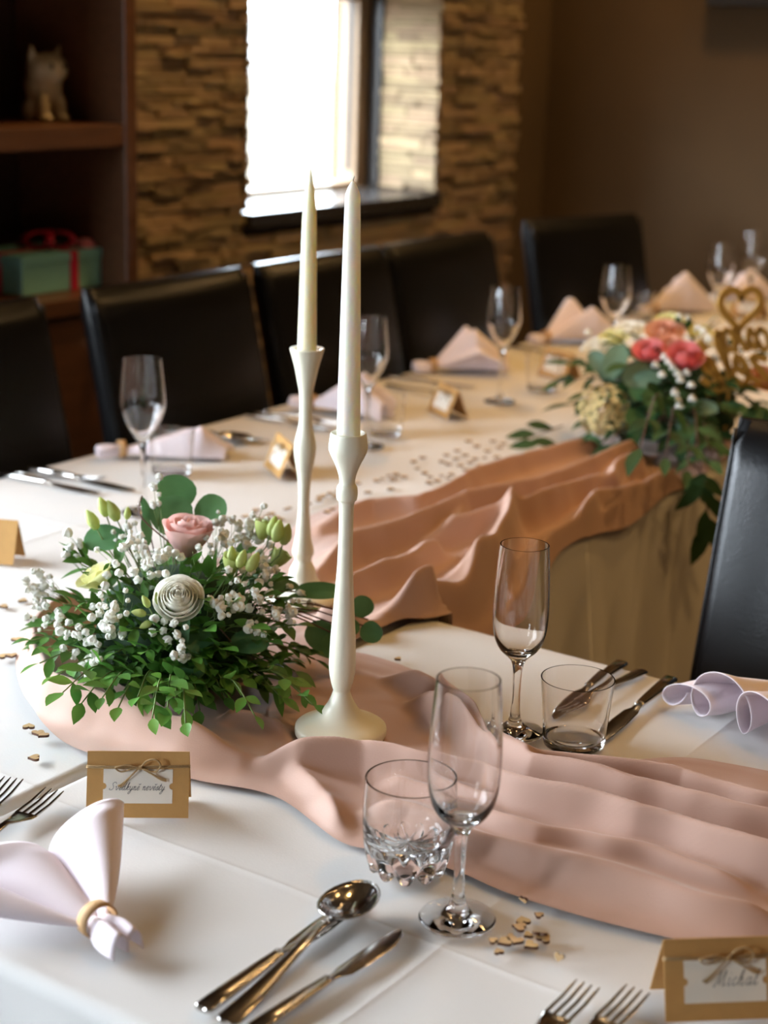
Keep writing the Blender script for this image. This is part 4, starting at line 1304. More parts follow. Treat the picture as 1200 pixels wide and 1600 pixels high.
for (x, y) in [(505, 776), (516, 772), (524, 777), (520, 796), (530, 770), (500, 778), (558, 756), (575, 770), (588, 752), (607, 744), (613, 750), (618, 742), (632, 746), (598, 749), (610, 765), (512, 801)]:
    heart(x, y, 'tiny plywood heart scattered behind the nearer candle holder', g, rh.random() < 0.3)
g = 'wooden hearts along the far runner edge'
for (x, y) in [(646, 722), (660, 716), (690, 722), (700, 726), (712, 718), (720, 728), (726, 712), (735, 724), (742, 718), (672, 746), (690, 744), (700, 748), (684, 752), (670, 755), (664, 740), (652, 733), (705, 742), (780, 700), (776, 715), (786, 694), (750, 728), (762, 706), (732, 690), (745, 698), (715, 705), (698, 712), (770, 690), (757, 716), (728, 735)]:
    heart(x, y, 'tiny plywood heart scattered on white cloth above the far stretch of runner', g, rh.random() < 0.35)
# ------------------------------------------------------------------ flowers


def leaf_mesh(name, m, L, W, tip=0.6, cup=0.15, bend=0.1, n=5, point=1.0):
    """leaf along +Y from the origin, folded along its midrib"""
    rows = []
    for i in range(n + 1):
        t = i / n
        w = W / 2 * (math.sin(PI * min(1, t ** tip)) ** point) if 0 < i < n else 0.0
        z = -bend * L * t * t
        rows.append([(-w, t * L, z + cup * w), (0, t * L, z), (w, t * L, z + cup * w)])
    mb = MB()
    vs = [rows[0][1]]; fs = []
    idx = [[0]]
    for i in range(1, n):
        o = len(vs); vs += rows[i]; idx.append([o, o + 1, o + 2])
    vs.append(rows[n][1]); idx.append([len(vs) - 1])
    a = idx[1]; fs += [(0, a[1], a[0]), (0, a[2], a[1])]
    for i in range(1, n - 1):
        a, b = idx[i], idx[i + 1]; fs += [(a[0], a[1], b[1], b[0]), (a[1], a[2], b[2], b[1])]
    a = idx[n - 1]; e = idx[n][0]; fs += [(a[0], a[1], e), (a[1], a[2], e)]
    mb.add(vs, fs)
    return mb.mesh(name, m, True, False)


def round_leaf(name, m, r, seed=0):
    """broad eucalyptus leaf, base at origin, along +Y"""
    n = 18; vs = [(0, r * 0.95, 0.04 * r)]; fs = []
    for ring, rr in enumerate((0.5, 1.0)):
        for i in range(n):
            a = 2 * PI * i / n - PI / 2
            k = 1 + 0.05 * math.sin(3 * a + seed) - 0.06 * math.cos(a) ** 2
            x = r * rr * math.cos(a) * 1.02 * k; y = r * 0.95 + r * 0.98 * rr * math.sin(a)
            vs.append((x, y, 0.10 * r * rr * rr * abs(math.cos(a)) + 0.05 * r * math.sin(2 * a + seed) * rr))
    for i in range(n):
        j = (i + 1) % n
        fs.append((0, 1 + i, 1 + j)); fs.append((1 + i, 1 + n + i, 1 + n + j, 1 + j))
    return MB().add(vs, fs).mesh(name, m, True, False)


def petal_mesh(name, m, w, h, cup, curl):
    P = []
    for i in range(7):
        s_ = -1 + 2 * i / 6
        row = []
        for j in range(6):
            t = j / 5
            wid = w * (0.35 + 0.65 * math.sin(PI * (0.10 + 0.55 * t)) ** 0.8)
            hh = h * t * (1 - 0.16 * s_ * s_ * t)
            x = s_ * wid / 2
            y = cup * math.sin(t * PI * 0.62) + curl * t ** 3 - cup * 0.9 * (s_ * s_) * (0.3 + 0.7 * t)
            row.append((x, y, hh))
        P.append(row)
    return MB().grid(P).mesh(name, m, True, False)


GOLDEN = PI * (3 - math.sqrt(5))


def wrap_petal(m, rb, rt, h, th, curl, roll):
    """petal wrapped round the bloom's axis (which is Z); middle of the petal points to +Y"""
    P = []
    for i in range(8):
        s_ = -1 + 2 * i / 7
        row = []
        for j in range(7):
            t = j / 6
            hh = h * t * (1 - 0.20 * abs(s_) ** 2.5 * t)
            r = rb + (rt - rb) * math.sin(min(1.0, t * 1.15) * PI / 2) + curl * max(0, t - 0.6) ** 2 * 6.0 - roll * t ** 4
            a = s_ * th * (0.45 + 0.55 * math.sin(PI * min(0.62, 0.12 + 0.6 * t)))
            r = r * (1 - 0.05 * s_ * s_)
            row.append((r * math.sin(a), r * math.cos(a), hh))
        P.append(row)
    return MB().grid(P).mesh('petal', m, True, False)


def bloom(parent, p, n, R, m, name, label=None, layers=16, open_=1.0, flat=0.9, inner=None, inv=None):
    """rose-like bloom at p facing n with radius R, petals are its pieces"""
    e = bpy.data.objects.new(name, None); COL.objects.link(e); e.empty_display_size = 0.01; e.parent = parent
    mw = frame_mat(p, Vector(n).orthogonal(), n)
    e.matrix_local = (inv @ mw) if inv is not None else mw
    if label: e['label'] = label
    h = R * flat * 1.25
    core = MB().lathe([(0.0, h * 0.80), (R * 0.07, h * 0.82), (R * 0.13, h * 0.55), (R * 0.12, 0.05 * h), (0, 0)], 12, mod=lambda k, a: 1 + 0.15 * math.sin(3 * a + k)).mesh('petal_core', inner or m, True, True)
    link('petal_core', core, e)
    rings = 3 if layers <= 10 else (4 if layers <= 14 else (5 if layers <= 18 else 8))
    for q in range(rings):
        f = q / (rings - 1)
        n_p = 3 + (q + 1) // 2
        rt = R * (0.13 + (0.70 + 0.10 * open_) * f)
        if layers >= 22:                    # ranunculus: many closed rings stepping down outwards
            me = wrap_petal(m, rt * 0.72, rt * 1.05, h * (1.0 - 0.52 * f ** 1.2), PI / n_p * 1.5, R * 0.10 * f ** 4, rt * 0.20 * (1 - 0.7 * f))
        else:
            me = wrap_petal((inner if inner and q == 0 else m), R * (0.10 + 0.16 * f), rt, h * (0.92 - 0.30 * f * f * open_), PI / n_p * 1.55, R * 0.30 * open_ * f * f, R * 0.10 * (1 - f))
        for k in range(n_p):
            a = 2 * PI * (k + 0.37 * q) / n_p + rnd.uniform(-0.15, 0.15)
            link('petal', me, e, Matrix.Rotation(a, 4, 'Z') @ Matrix.Rotation(rnd.uniform(-0.06, 0.05), 4, 'X'))
    return e


def bud_mesh(name, m, L, r):
    return MB().lathe([(0, 0), (r * 0.55, L * 0.06), (r * 0.95, L * 0.28), (r, L * 0.45), (r * 0.7, L * 0.75), (r * 0.25, L * 0.95), (0, L)], 10,
                      mod=lambda k, a: 1 + 0.10 * math.sin(3 * a + k * 0.6)).mesh(name, m, True, True)


def gyp_mesh(seed, r):
    bm = bmesh.new(); bmesh.ops.create_icosphere(bm, subdivisions=2, radius=r)
    rnd = random.Random(seed)
    for i, v in enumerate(bm.verts):
        v.co *= rnd.uniform(0.62, 0.80) if rnd.random() < 0.45 else rnd.uniform(1.0, 1.18)
    me = bpy.data.meshes.new('gypsophila_bloom'); bm.to_mesh(me); bm.free(); me.materials.append(M['gyp'])
    return me


BOXL = [leaf_mesh('boxwood_leaf', M['boxwood'], 0.025, 0.0130, 1.0, 0.25, 0.12, 5), leaf_mesh('boxwood_leaf', M['boxwood'], 0.021, 0.0115, 1.0, 0.3, 0.2, 5),
        leaf_mesh('boxwood_leaf', M['boxwood'], 0.029, 0.0135, 0.95, 0.22, 0.18, 5)]
GYP = [gyp_mesh(k, [0.0042, 0.0048, 0.0037, 0.0024][k]) for k in range(4)]

# ---- near arrangement
C0 = Vector((BQ.x, BQ.y, 0.775)); R0 = Vector((0.142, 0.142, 0.128))
arr = thing('flower_arrangement', (BQ.x, BQ.y, 0.757), 0, 'white and green table arrangement with a blush rose beside the candle holders', 'flowers')
INV = Matrix.Translation((-BQ.x, -BQ.y, -0.757))
MB().lathe([(0, 0.0), (0.070, 0.0), (0.085, 0.012), (0.092, 0.045), (0.080, 0.085), (0.045, 0.11), (0, 0.118)], 28, mod=lambda k, a: 1 + 0.04 * math.sin(7 * a + k)).build('foam_base', M['foam'], arr, True)
rnd = random.Random(21)


def lp(p):
    return p - Vector((BQ.x, BQ.y, 0.757))


stems_n = MB(); darkstems = MB()
leaf_list = []


def sprig(root, tip, nleaf, store, stems, lmesh, droop=0.0, size=1.0, rad=0.0009):
    root, tip = Vector(root), Vector(tip)
    mid = (root + tip) / 2 + Vector((0, 0, 0.18 * (tip - root).length - droop))
    pts = catmull([root, mid, tip], 6)
    stems.tube(pts, rad, 4)
    n = len(pts)
    for k in range(nleaf):
        f = 0.28 + 0.72 * k / max(1, nleaf - 1)
        i = min(n - 2, int(f * (n - 1))); p = pts[i].lerp(pts[i + 1], f * (n - 1) - i)
        d = (pts[i + 1] - pts[i]).normalized()
        side = d.cross(Vector((0, 0, 1)))
        side = side.normalized() if side.length > 1e-4 else Vector((1, 0, 0))
        up = side.cross(d)
        for s_ in ((-1, 1) if k < nleaf - 1 else (0,)):
            roll = (k % 2) * 0.9 + rnd.uniform(-0.3, 0.3)
            sd = side * math.cos(roll) * s_ + up * math.sin(roll) * s_
            dirn = (d * 0.75 + sd * 0.75 + Vector((rnd.uniform(-.2, .2), rnd.uniform(-.2, .2), rnd.uniform(-.05, .25)))).normalized()
            nr = (up * 0.8 + Vector((rnd.uniform(-.5, .5), rnd.uniform(-.5, .5), 0.4)))
            store.append((frame_mat(p, dirn, nr) @ Matrix.Scale(size * rnd.uniform(0.8, 1.2), 4), rnd.choice(lmesh)))


# sprigs aimed at the places where they show in the photograph, and all round the back
SPR = [(472, 1085), (490, 1102), (455, 1048), (488, 1030), (410, 1070), (440, 1090), (48, 1000), (62, 1036), (78, 1010), (98, 1082), (128, 1098), (150, 1070), (185, 1105), (215, 1090), (238, 1122), (262, 1105), (290, 1130), (312, 1110), (325, 1080), (352, 1090),
       (398, 1118), (372, 1060), (425, 1040), (452, 1030), (478, 1018), (440, 1062), (120, 1055), (160, 1040), (200, 1055), (245, 1060), (285, 1070), (330, 1045), (375, 1030), (410, 1005),
       (230, 1020), (265, 1035), (300, 1030), (190, 1020), (345, 1015), (110, 1000), (85, 975), (140, 980), (205, 985), (250, 990), (320, 985), (380, 985), (430, 985), (100, 945), (118, 935), (150, 905), (135, 890), (180, 880),
       (160, 930), (205, 925), (330, 905), (300, 890), (345, 880), (230, 905), (120, 870), (400, 940), (180, 960), (355, 950), (420, 915), (270, 960), (310, 945), (240, 1090), (200, 1075), (160, 1090), (275, 1090), (90, 1055), (345, 1060), (300, 1055)]
for (x, y) in SPR:
    if x < 105 and y > 960:
        tip = at(x, y, TZ + 0.066); nn = (tip - C0).normalized()
    elif y > 1075:
        tip = at(x, y, TZ + (0.055 if x < 170 else (0.048 if x < 300 else 0.032)) + rnd.uniform(0, 0.012)); nn = (tip - C0).normalized()
    else:
        tip, nn = on_dome(x, y, C0, R0, rnd.uniform(-0.006, 0.012))
    root = C0 + (tip - C0) * 0.42
    root.z = max(root.z - 0.02, 0.775)
    sprig(lp(root), lp(tip), 5 if rnd.random() < 0.6 else 4, leaf_list, stems_n, BOXL)
for k in range(26):           # the far side of the arrangement
    a = rnd.uniform(0.1, 2.2) + PI * 0.12; el = rnd.uniform(0.05, 1.0)
    nn = Vector((math.cos(a) * math.cos(el), math.sin(a) * math.cos(el), math.sin(el)))
    tip = C0 + Vector((nn.x * R0.x, nn.y * R0.y, nn.z * R0.z)); root = C0 + (tip - C0) * 0.45
    sprig(lp(root), lp(tip), 4, leaf_list, stems_n, BOXL)
# extra leaves filling the lower dark body
for k in range(130):
    x, y = rnd.uniform(60, 450), rnd.uniform(960, 1100)
    p, nn = on_dome(x, y, C0, R0 * 0.86, 0)
    d = (nn + Vector((rnd.uniform(-.7, .7), rnd.uniform(-.7, .7), rnd.uniform(-.5, .5)))).normalized()
    leaf_list.append((frame_mat(lp(p), d, Vector((rnd.uniform(-.5, .5), rnd.uniform(-.5, .5), 1))), rnd.choice(BOXL)))
# the leaves nearest the viewer are single pieces, the rest is one mass
leaf_list.sort(key=lambda e: (arr.matrix_world @ e[0].translation + Vector((BQ.x, BQ.y, 0.757)) - EYE).length)
for mw, me in leaf_list[:300]:
    link('boxwood_leaf', me, arr, mw)
lm = MB()
for mw, me in leaf_list[300:]:
    lm.add([mw @ v.co for v in me.vertices], [tuple(p.vertices) for p in me.polygons])
o = lm.build('boxwood_foliage', M['boxwood'], arr, True, False); o['kind'] = 'stuff'

# round eucalyptus leaves (pixel of the leaf middle, radius px, roll)
EUC = [round_leaf('eucalyptus_leaf', M['euc'], 0.0215, 0), round_leaf('eucalyptus_leaf', M['euc'], 0.0215, 2)]


def euc_leaf(x, y, rpx, ang, zoff, tilt=0.0, sx=1.0, face=0.75):
    """leaf seen at pixel (x, y), standing over the arrangement at a depth offset zoff (m, away from the viewer) from its axis"""
    d = ray(x, y)
    t = ((C0 - EYE).dot(FW) + zoff) / d.dot(FW)
    p = EYE + d * t
    ppm = F_PX / ((p - EYE).dot(FW))
    r = rpx / ppm
    vdir = (RT * math.sin(ang) + UP * math.cos(ang))
    nrm = (-FW * face + UP * (1 - face) + RT * tilt)
    yd = (vdir - nrm.normalized() * vdir.dot(nrm.normalized())).normalized()
    mw = frame_mat(p - yd * r * 0.95, yd, nrm) @ Matrix.Diagonal((sx * r / 0.0215, r / 0.0215, r / 0.0215, 1))
    link('eucalyptus_leaf', EUC[rnd.randrange(2)], arr, INV @ mw)
    b = p - yd * r * 0.9
    q = C0 + Vector(((b.x - C0.x) * 0.5, (b.y - C0.y) * 0.5, 0.06))
    darkstems.tube([lp(b), lp(b.lerp(q, 0.5) + Vector((0, 0, 0.006))), lp(q)], 0.0009, 4)


euc_leaf(275, 770, 31, 0.25, 0.05, 0.15, 1.05)
euc_leaf(330, 797, 27, 0.5, 0.03, -0.1)
euc_leaf(268, 806, 34, -0.2, 0.02, 0.1, 1.05)
euc_leaf(165, 843, 37, -1.3, 0.00, -0.1, 0.75, 0.55)
euc_leaf(226, 797, 22, -0.15, 0.02, 0.9, 0.45)
euc_leaf(228, 830, 24, 0.1, 0.0, 0.9, 0.5)
euc_leaf(300, 1040, 24, 2.6, -0.13, 0.1, 1.0)
euc_leaf(310, 1000, 26, 2.2, -0.12, 0.3, 0.9)
euc_leaf(292, 985, 22, 2.9, -0.125, -0.6, 0.45)
euc_leaf(390, 1005, 32, 1.7, -0.10, 0.0, 0.8, 0.5)
euc_leaf(500, 925, 40, 1.6, 0.02, 0.0, 0.45, 0.55)
euc_leaf(440, 915, 28, 1.5, -0.02, 0.1, 0.5, 0.5)
euc_leaf(500, 993, 26, 2.9, 0.0, 0.1, 0.95)
euc_leaf(520, 1008, 22, 3.0, -0.02, -0.2, 0.85)
euc_leaf(566, 948, 19, 0.7, 0.02, 0.1, 0.95)
euc_leaf(545, 980, 18, 1.7, 0.0, 0.1, 0.85)
euc_leaf(580, 988, 19, 2.3, 0.0, -0.1, 0.95)
euc_leaf(120, 1000, 20, -1.6, -0.08, 0.0, 0.6)
darkstems.tube(catmull([lp(on_dome(430, 935, C0, R0)[0]), lp(at(480, 940, 0.80)), lp(at(530, 955, 0.79)), lp(at(575, 968, 0.775))], 5), 0.0010, 5)
darkstems.tube(catmull([lp(C0 + Vector((0, 0.02, 0.11))), lp(EYE + ray(222, 810) * 1.83), lp(EYE + ray(222, 775) * 1.85)], 5), 0.0009, 5)

# blooms
p, nn = on_dome(291, 850, C0, R0, -0.012)
bloom(arr, p, (nn * 0.4 + Vector((0.15, -0.05, 0.9))).normalized(), 0.0285, M['petal_pink'], 'rose_bloom', 'blush pink rose', 18, 0.45, 1.35, M['petal_peach'], INV)
p, nn = on_dome(280, 947, C0, R0, 0.006)
bloom(arr, p, (nn * 0.6 - FW * 0.6 + UP * 0.25).normalized(), 0.0285, M['petal_white'], 'ranunculus_bloom', 'ivory ranunculus', 26, 0.30, 0.80, None, INV)
p, nn = on_dome(150, 903, C0, R0, -0.012)
bloom(arr, p, (nn + Vector((-0.3, 0, 0.4))).normalized(), 0.021, M['petal_lemon'], 'lisianthus_bloom', 'pale lemon lisianthus', 14, 0.8, 1.0, M['petal_white'], INV)
p, nn = on_dome(410, 838, C0, R0, -0.004)
bloom(arr, p, (nn + Vector((0.0, 0, 0.8))).normalized(), 0.0135, M['petal_green'], 'lisianthus_bloom', 'half-open green lisianthus', 10, 0.3, 1.5, None, INV)
p, nn = on_dome(358, 898, C0, R0, 0.002)
bloom(arr, p, (nn + Vector((0.0, 0, 0.8))).normalized(), 0.0130, M['petal_green'], 'lisianthus_bloom', 'half-open green lisianthus', 10, 0.3, 1.6, None, INV)
p, nn = on_dome(428, 886, C0, R0, 0.0)
bloom(arr, p, (nn + Vector((0.1, 0.1, 0.7))).normalized(), 0.0125, M['petal_green'], 'lisianthus_bloom', 'half-open green lisianthus', 10, 0.3, 1.6, None, INV)
BUD = bud_mesh('flower_bud', M['petal_green'], 0.027, 0.0072)
for (x, y, ang, s_, zo) in [(152, 828, -0.5, 0.95, 0.0), (167, 808, -0.35, 0.9, 0.01), (184, 815, -0.45, 1.0, 0.01), (421, 838, 0.3, 0.9, 0.0), (429, 848, 0.25, 1.0, -0.01), (441, 852, 0.3, 0.95, 0.0),
                            (372, 888, 0.35, 0.8, -0.09), (386, 893, 0.55, 0.9, -0.09), (198, 812, 0.1, 0.55, 0.0), (360, 880, 0.1, 0.7, -0.08),
                            (233, 950, -0.5, 0.55, -0.135), (229, 960, -1.4, 0.6, -0.135), (238, 972, -2.0, 0.55, -0.135), (246, 945, -0.1, 0.5, -0.13)]:
    d = ray(x, y); t = ((C0 - EYE).dot(FW) + zo) / d.dot(FW); p = EYE + d * t
    yd = (RT * math.sin(ang) + UP * math.cos(ang))
    mw = frame_mat(p, FW, yd) @ Matrix.Scale(s_, 4)
    link('flower_bud', BUD, arr, INV @ mw)
    q = C0 + (p - C0) * 0.4
    stems_n.tube([lp(p), lp(p - yd * 0.012), lp(q)], 0.0010, 4)

# gypsophila: clusters of small white blooms (pixel centre, spread, count)
GC = [(82, 928, 16, 20), (75, 962, 14, 10), (95, 975, 14, 8), (165, 975, 26, 16), (140, 1005, 18, 14), (150, 1035, 16, 9), (180, 960, 18, 8), (178, 990, 14, 7), (222, 868, 22, 13), (205, 895, 22, 11), (240, 890, 20, 10),
      (263, 880, 16, 7), (345, 845, 20, 13), (375, 850, 22, 17), (395, 835, 14, 9), (340, 870, 18, 8), (395, 885, 18, 11), (410, 900, 16, 8), (350, 935, 18, 10), (380, 940, 20, 9), (420, 950, 22, 12), (440, 965, 16, 9),
      (400, 985, 14, 6), (345, 955, 16, 6), (255, 985, 22, 7), (280, 1015, 14, 7), (268, 995, 10, 4), (125, 860, 8, 5), (120, 885, 8, 4), (245, 795, 8, 5), (248, 765, 4, 1), (210, 860, 10, 5), (330, 960, 14, 4), (292, 1030, 8, 3), (185, 945, 14, 4), (315, 880, 14, 5)]
gstem = MB(); ng = 0
for (x, y, sp, n) in GC:
    ctr, nn = on_dome(x, y, C0, R0, -0.02)
    root = C0 + (ctr - C0) * 0.45
    hub = ctr
    gstem.tube([lp(root), lp(hub)], 0.0006, 3)
    for k in range(n):
        gx, gy = x + rnd.gauss(0, sp * 0.78), y + rnd.gauss(0, sp * 0.78)
        q, nq = on_dome(gx, gy, C0, R0, rnd.uniform(0.004, 0.022))
        gi_ = rnd.choices((0, 1, 2, 3), (5, 4, 4, 2))[0]
        if ng < 298:
            link('gypsophila_bloom', GYP[gi_], arr, Matrix.Translation(lp(q)) @ Euler((rnd.uniform(0, 6), rnd.uniform(0, 6), 0)).to_matrix().to_4x4() @ Matrix.Scale(rnd.uniform(0.75, 1.28), 4)); ng += 1
        gstem.tube([lp(hub), lp(hub.lerp(q, 0.6) - nq * 0.003), lp(q)], 0.00035, 3)
o = gstem.build('gypsophila_stems', M['stem'], arr, True, False); o['kind'] = 'stuff'
o = stems_n.build('sprig_stems', M['stem'], arr, True, False); o['kind'] = 'stuff'
o = darkstems.build('eucalyptus_stems', M['darkstem'], arr, True, False); o['kind'] = 'stuff'

# ---- far arrangement on the long table, spilling over its inner edge
FB = at(1068, 668, 0.757); FB = Vector((-1.26, 2.80, 0.7585))
C1 = Vector((FB.x + 0.02, FB.y, 0.80)); R1 = Vector((0.19, 0.25, 0.150))
far = thing('flower_arrangement', (FB.x, FB.y, FB.z), 0, 'coral rose arrangement with dark foliage spilling over the long table edge', 'flowers')
INV1 = Matrix.Translation((-FB.x, -FB.y, -FB.z))
MB().lathe([(0, 0.0), (0.105, 0.0), (0.12, 0.02), (0.118, 0.07), (0.08, 0.12), (0, 0.14)], 24).build('foam_base', M['foam'], far, True)
rnd = random.Random(33)


def lf(p):
    return p - FB


fst = MB(); fleaf = []
RUS = [leaf_mesh('ruscus_leaf', M['ruscus'], 0.046, 0.019, 0.85, 0.2, 0.15, 5), leaf_mesh('ruscus_leaf', M['ruscus'], 0.038, 0.017, 0.85, 0.2, 0.25, 5), leaf_mesh('ruscus_leaf', M['ruscus'], 0.055, 0.021, 0.85, 0.2, 0.2, 5)]
for (x, y) in [(880, 600), (890, 632), (905, 655), (930, 672), (960, 690), (1000, 700), (1040, 715), (1075, 735), (1095, 750), (915, 610), (950, 610), (985, 630), (1020, 640), (1060, 650), (1100, 660), (1000, 670), (1045, 685), (1090, 700), (1120, 690),
               (1150, 660), (1180, 640), (1130, 640), (1010, 610), (1050, 620), (1090, 620), (940, 570), (970, 545), (1010, 530), (1060, 520), (1100, 520), (1150, 540), (1190, 560), (930, 640), (965, 660), (1110, 720), (1070, 690), (900, 575), (1025, 580), (985, 580), (1130, 600), (1160, 600), (1030, 660), (975, 685)]:
    if y > 690:
        tip = Vector((LX1 + 0.03, 0, 0)); tip = at_x(x, y, LX1 + 0.035)
    else:
        tip, nn = on_dome(x, y, C1, R1, rnd.uniform(-0.01, 0.02))
    root = C1 + (tip - C1) * 0.4
    sprig(lf(root), lf(tip), 4, fleaf, fst, RUS, 0, 1.0, 0.0012)
# strand hanging down in front of the cloth
hang = [at_x(x, y, LX1 + 0.055) for x, y in [(1075, 720), (1100, 745), (1105, 790), (1100, 850)]]
hp = catmull(hang, 6); fst.tube([lf(p) for p in hp], 0.0014, 5)
for (x, y, ang, s_) in [(1085, 770, 3.9, 1.1), (1105, 775, 2.6, 1.0), (1118, 790, 2.5, 1.1), (1100, 815, 3.3, 1.1), (1112, 825, 2.8, 1.2), (1098, 838, 3.5, 1.3), (1108, 755, 2.2, 1.0), (1090, 752, 4.0, 0.9)]:
    p = at_x(x, y, LX1 + 0.06)
    yd = RT * math.sin(ang) + UP * math.cos(ang)
    fleaf.append((frame_mat(lf(p - yd * 0.02), yd, -FW + RT * rnd.uniform(-.4, .4)) @ Matrix.Scale(s_, 4), RUS[2]))
for (x, y, ang) in [(838, 664, 1.7), (820, 678, -1.8), (825, 694, -1.7), (846, 690, 2.0)]:
    p = at(x, y, TZ + 0.012)
    yd = RT * math.sin(ang) + UP * math.cos(ang)
    yd = (yd - Vector((0, 0, yd.z * 0.9))).normalized()
    fleaf.append((frame_mat(lf(p - yd * 0.02), yd, (0.35, -0.55, 0.75)), RUS[2]))
fst.tube([lf(at(880, 665, TZ + 0.02)), lf(at(850, 675, TZ + 0.014)), lf(at(815, 688, TZ + 0.010))], 0.0012, 5)
for mw, me in fleaf[:300]:
    link('ruscus_leaf', me, far, mw)
if fleaf[300:]:
    lm = MB()
    for mw, me in fleaf[300:]:
        lm.add([mw @ v.co for v in me.vertices], [tuple(p.vertices) for p in me.polygons])
    lm.build('ruscus_foliage', M['ruscus'], far, True, False)['kind'] = 'stuff'
EUG = [round_leaf('eucalyptus_leaf', M['euc_grey'], 0.03, 1), round_leaf('eucalyptus_leaf', M['euc'], 0.03, 2)]
for (x, y, rpx, ang, sx, mi) in [(945, 580, 36, -0.5, 0.45, 0), (966, 572, 34, 0.2, 0.6, 0), (1000, 595, 30, 1.0, 0.8, 0), (995, 655, 20, 0.4, 1.0, 1), (1012, 600, 24, 1.4, 0.7, 0), (1000, 615, 20, 0.0, 0.9, 1), (1020, 625, 22, 0.6, 0.8, 1), (1095, 640, 24, 2.0, 0.6, 0), (1070, 665, 22, 2.4, 0.7, 0), (925, 690, 24, -1.6, 0.6, 1), (1110, 740, 14, 1.6, 0.6, 0), (1175, 650, 26, 1.6, 0.7, 1), (1140, 640, 24, 1.6, 0.5, 1)]:
    p, nn = on_dome(x, y, C1, R1, 0.012)
    ppm = F_PX / ((p - EYE).dot(FW)); r = rpx / ppm
    yd = RT * math.sin(ang) + UP * math.cos(ang)
    nr = (-FW * 0.7 + UP * 0.4 + RT * rnd.uniform(-.3, .3)).normalized(); yd = (yd - nr * yd.dot(nr)).normalized()
    link('eucalyptus_leaf', EUG[mi], far, INV1 @ frame_mat(p - yd * r * 0.95, yd, nr) @ Matrix.Diagonal((sx * r / 0.03, r / 0.03, r / 0.03, 1)))
for (x, y, R, mk, nm, lab, ly_, op, fl) in [
        (1014, 558, 0.027, 'petal_coral', 'rose_bloom', 'coral pink rose', 16, 0.9, 0.8), (1068, 572, 0.032, 'petal_coral', 'rose_bloom', 'coral red rose', 16, 0.7, 1.0),
        (1038, 527, 0.030, 'petal_peach', 'rose_bloom', 'peach rose', 14, 1.0, 0.7), (1048, 545, 0.022, 'petal_peach', 'rose_bloom', 'peach rose', 12, 1.0, 0.7), (935, 548, 0.024, 'petal_white', 'rose_bloom', 'cream bloom', 12, 1.0, 0.7),
        (985, 524, 0.026, 'petal_white', 'rose_bloom', 'cream bloom', 12, 1.0, 0.7), (960, 535, 0.024, 'petal_lemon', 'rose_bloom', 'cream bloom', 12, 1.0, 0.7), (1048, 512, 0.026, 'petal_lemon', 'rose_bloom', 'cream bloom', 12, 1.0, 0.7),
        (1092, 525, 0.020, 'petal_lemon', 'rose_bloom', 'cream bloom', 10, 1.0, 0.7), (1102, 540, 0.018, 'petal_white', 'rose_bloom', 'cream bloom', 10, 1.0, 0.7), (1190, 600, 0.026, 'petal_peach', 'rose_bloom', 'peach rose', 12, 0.9, 0.8)]:
    p, nn = on_dome(x, y, C1, R1, 0.0)
    bloom(far, p, (nn * 0.4 - FW * 0.6 + UP * 0.5).normalized(), R, M[mk], nm, lab, ly_, op, fl, None, INV1)
# sand-coloured hydrangea: four-petalled florets
FLO = MB()
for k in range(4):
    a = k * PI / 2
    FLO.add([(0, 0, 0)] + [(0.0095 * (math.cos(a) * u_ - math.sin(a) * w_), 0.0095 * (math.sin(a) * u_ + math.cos(a) * w_), 0.002 * u_) for u_, w_ in ((0.5, -0.42), (1.0, -0.3), (1.15, 0), (1.0, 0.3), (0.5, 0.42))], [(0, 1, 2, 3), (0, 3, 4, 5)])
FLOM = FLO.mesh('hydrangea_floret', M['petal_sand'], False, False)
hc, hn = on_dome(946, 640, C1, R1, -0.004)
for k in range(76):
    zz = 1 - 1.55 * (k + 0.5) / 76; aa = k * GOLDEN; rr = math.sqrt(max(0, 1 - zz * zz))
    fr_ = frame_mat(Vector((0, 0, 0)), hn.orthogonal(), (hn * 0.6 - FW * 0.5).normalized())
    nv = (fr_.to_3x3() @ Vector((rr * math.cos(aa), rr * math.sin(aa), zz))).normalized()
    p = hc + nv * 0.043 * rnd.uniform(0.82, 1.1)
    nv = (nv + Vector((rnd.uniform(-.35, .35), rnd.uniform(-.35, .35), rnd.uniform(-.2, .4)))).normalized()
    link('hydrangea_floret', FLOM, far, INV1 @ frame_mat(p, nv.orthogonal(), nv) @ Matrix.Scale(rnd.uniform(0.75, 1.1), 4))
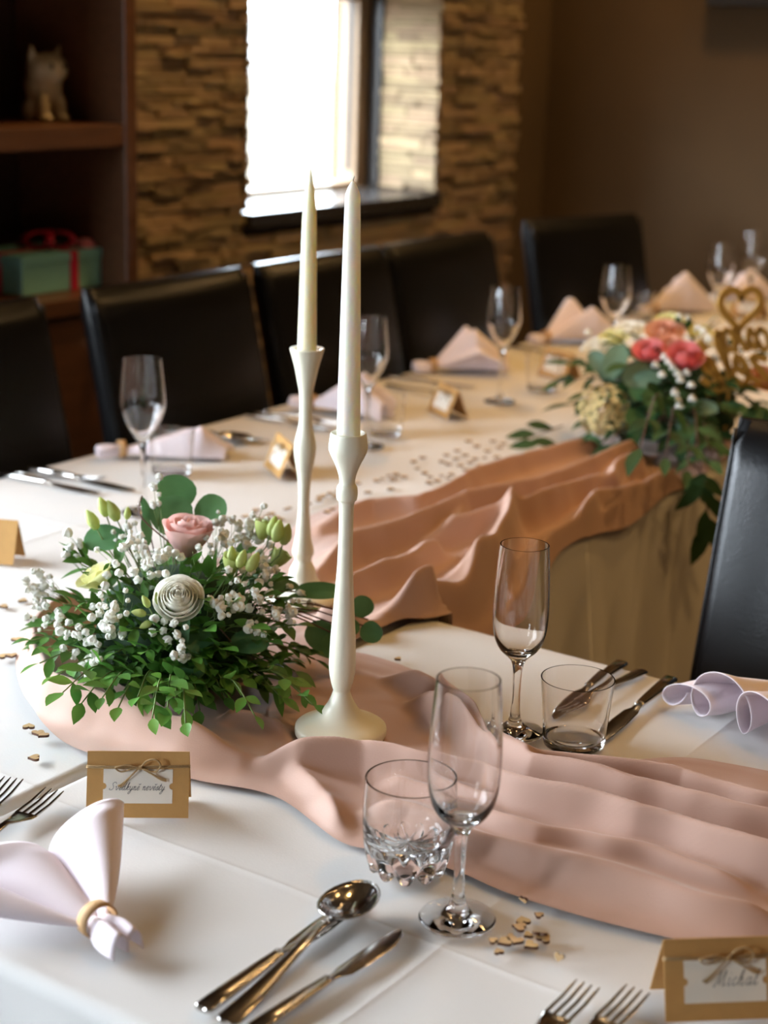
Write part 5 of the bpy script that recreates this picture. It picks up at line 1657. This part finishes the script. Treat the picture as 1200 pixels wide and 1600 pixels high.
for (x, y) in [(1038, 573), (1025, 585), (1034, 598), (1050, 588), (1056, 596), (1069, 595), (1075, 612), (1076, 630), (1052, 622), (1055, 632), (1058, 640), (1044, 580), (1060, 605), (1088, 530), (1096, 535), (1104, 545), (1115, 560), (925, 560), (930, 535), (1062, 514), (1075, 516), (1140, 535), (1160, 545), (1175, 555), (1120, 545)]:
    p, nn = on_dome(x, y, C1, R1, 0.022)
    link('gypsophila_bloom', GYP[1], far, Matrix.Translation(lf(p)) @ Matrix.Scale(1.35, 4))
fst.build('sprig_stems', M['darkstem'], far, True, False)['kind'] = 'stuff'

# ------------------------------------------------------------------ gold sign standing in the far arrangement
sg0 = at_x(1098, 607, -1.14)
sign = thing('gold_sign', (sg0.x, sg0.y, sg0.z), math.radians(52), 'gold cut-out word sign with a heart standing in the coral rose arrangement', 'sign')
SW = 0.30


def sign_text(text, x0, z0, xh, w):
    mb = MB(); st, tw = strokes(text, 0.30, 0.0)
    for s_ in st:
        # seen from the back: the word is mirrored
        pts = [(x0 + (tw - a) * xh, z0 + b * xh) for a, b in s_]
        ribbon(mb, pts, w, -0.002, 0.004)
    o = mb.build('lettering', M['gold'], sign, 30, True)
    o.rotation_euler = (PI / 2, 0, 0)
    return tw * xh


w1 = sign_text('man\u017eel\u00e9', 0.0, 0.004, 0.047, 0.0115)
sign_text('novo', 0.030, 0.066, 0.036, 0.0095)
hb = MB(); hp_ = heart_poly(40, 0.078); hp_ = hp_ + [hp_[0], hp_[1]]
ribbon(hb, [(x * 1.0 + 0.058, y * 1.05 + 0.140) for x, y in hp_], 0.0125, -0.002, 0.004)
o = hb.build('heart', M['gold'], sign, 30, True); o.rotation_euler = (PI / 2, 0, 0)
sb = MB()
ribbon(sb, [(v.x, v.y) for v in [Vector((q.x, q.y)) for q in catmull([(0.0, -0.012, 0), (0.08, 0.002, 0), (0.16, -0.006, 0), (w1 + 0.02, 0.006, 0)], 8)]], 0.008, -0.002, 0.004)
ribbon(sb, [(0.058, 0.088), (0.058, 0.0)], 0.006, -0.002, 0.004)
o = sb.build('swash', M['gold'], sign, 30, True); o.rotation_euler = (PI / 2, 0, 0)
pk = MB()
for x in (0.05, 0.20):
    pk.tube([(x, 0, 0.002), (x, 0, -0.09)], 0.0022, 8)
pk.build('stake', M['gold'], sign, True)
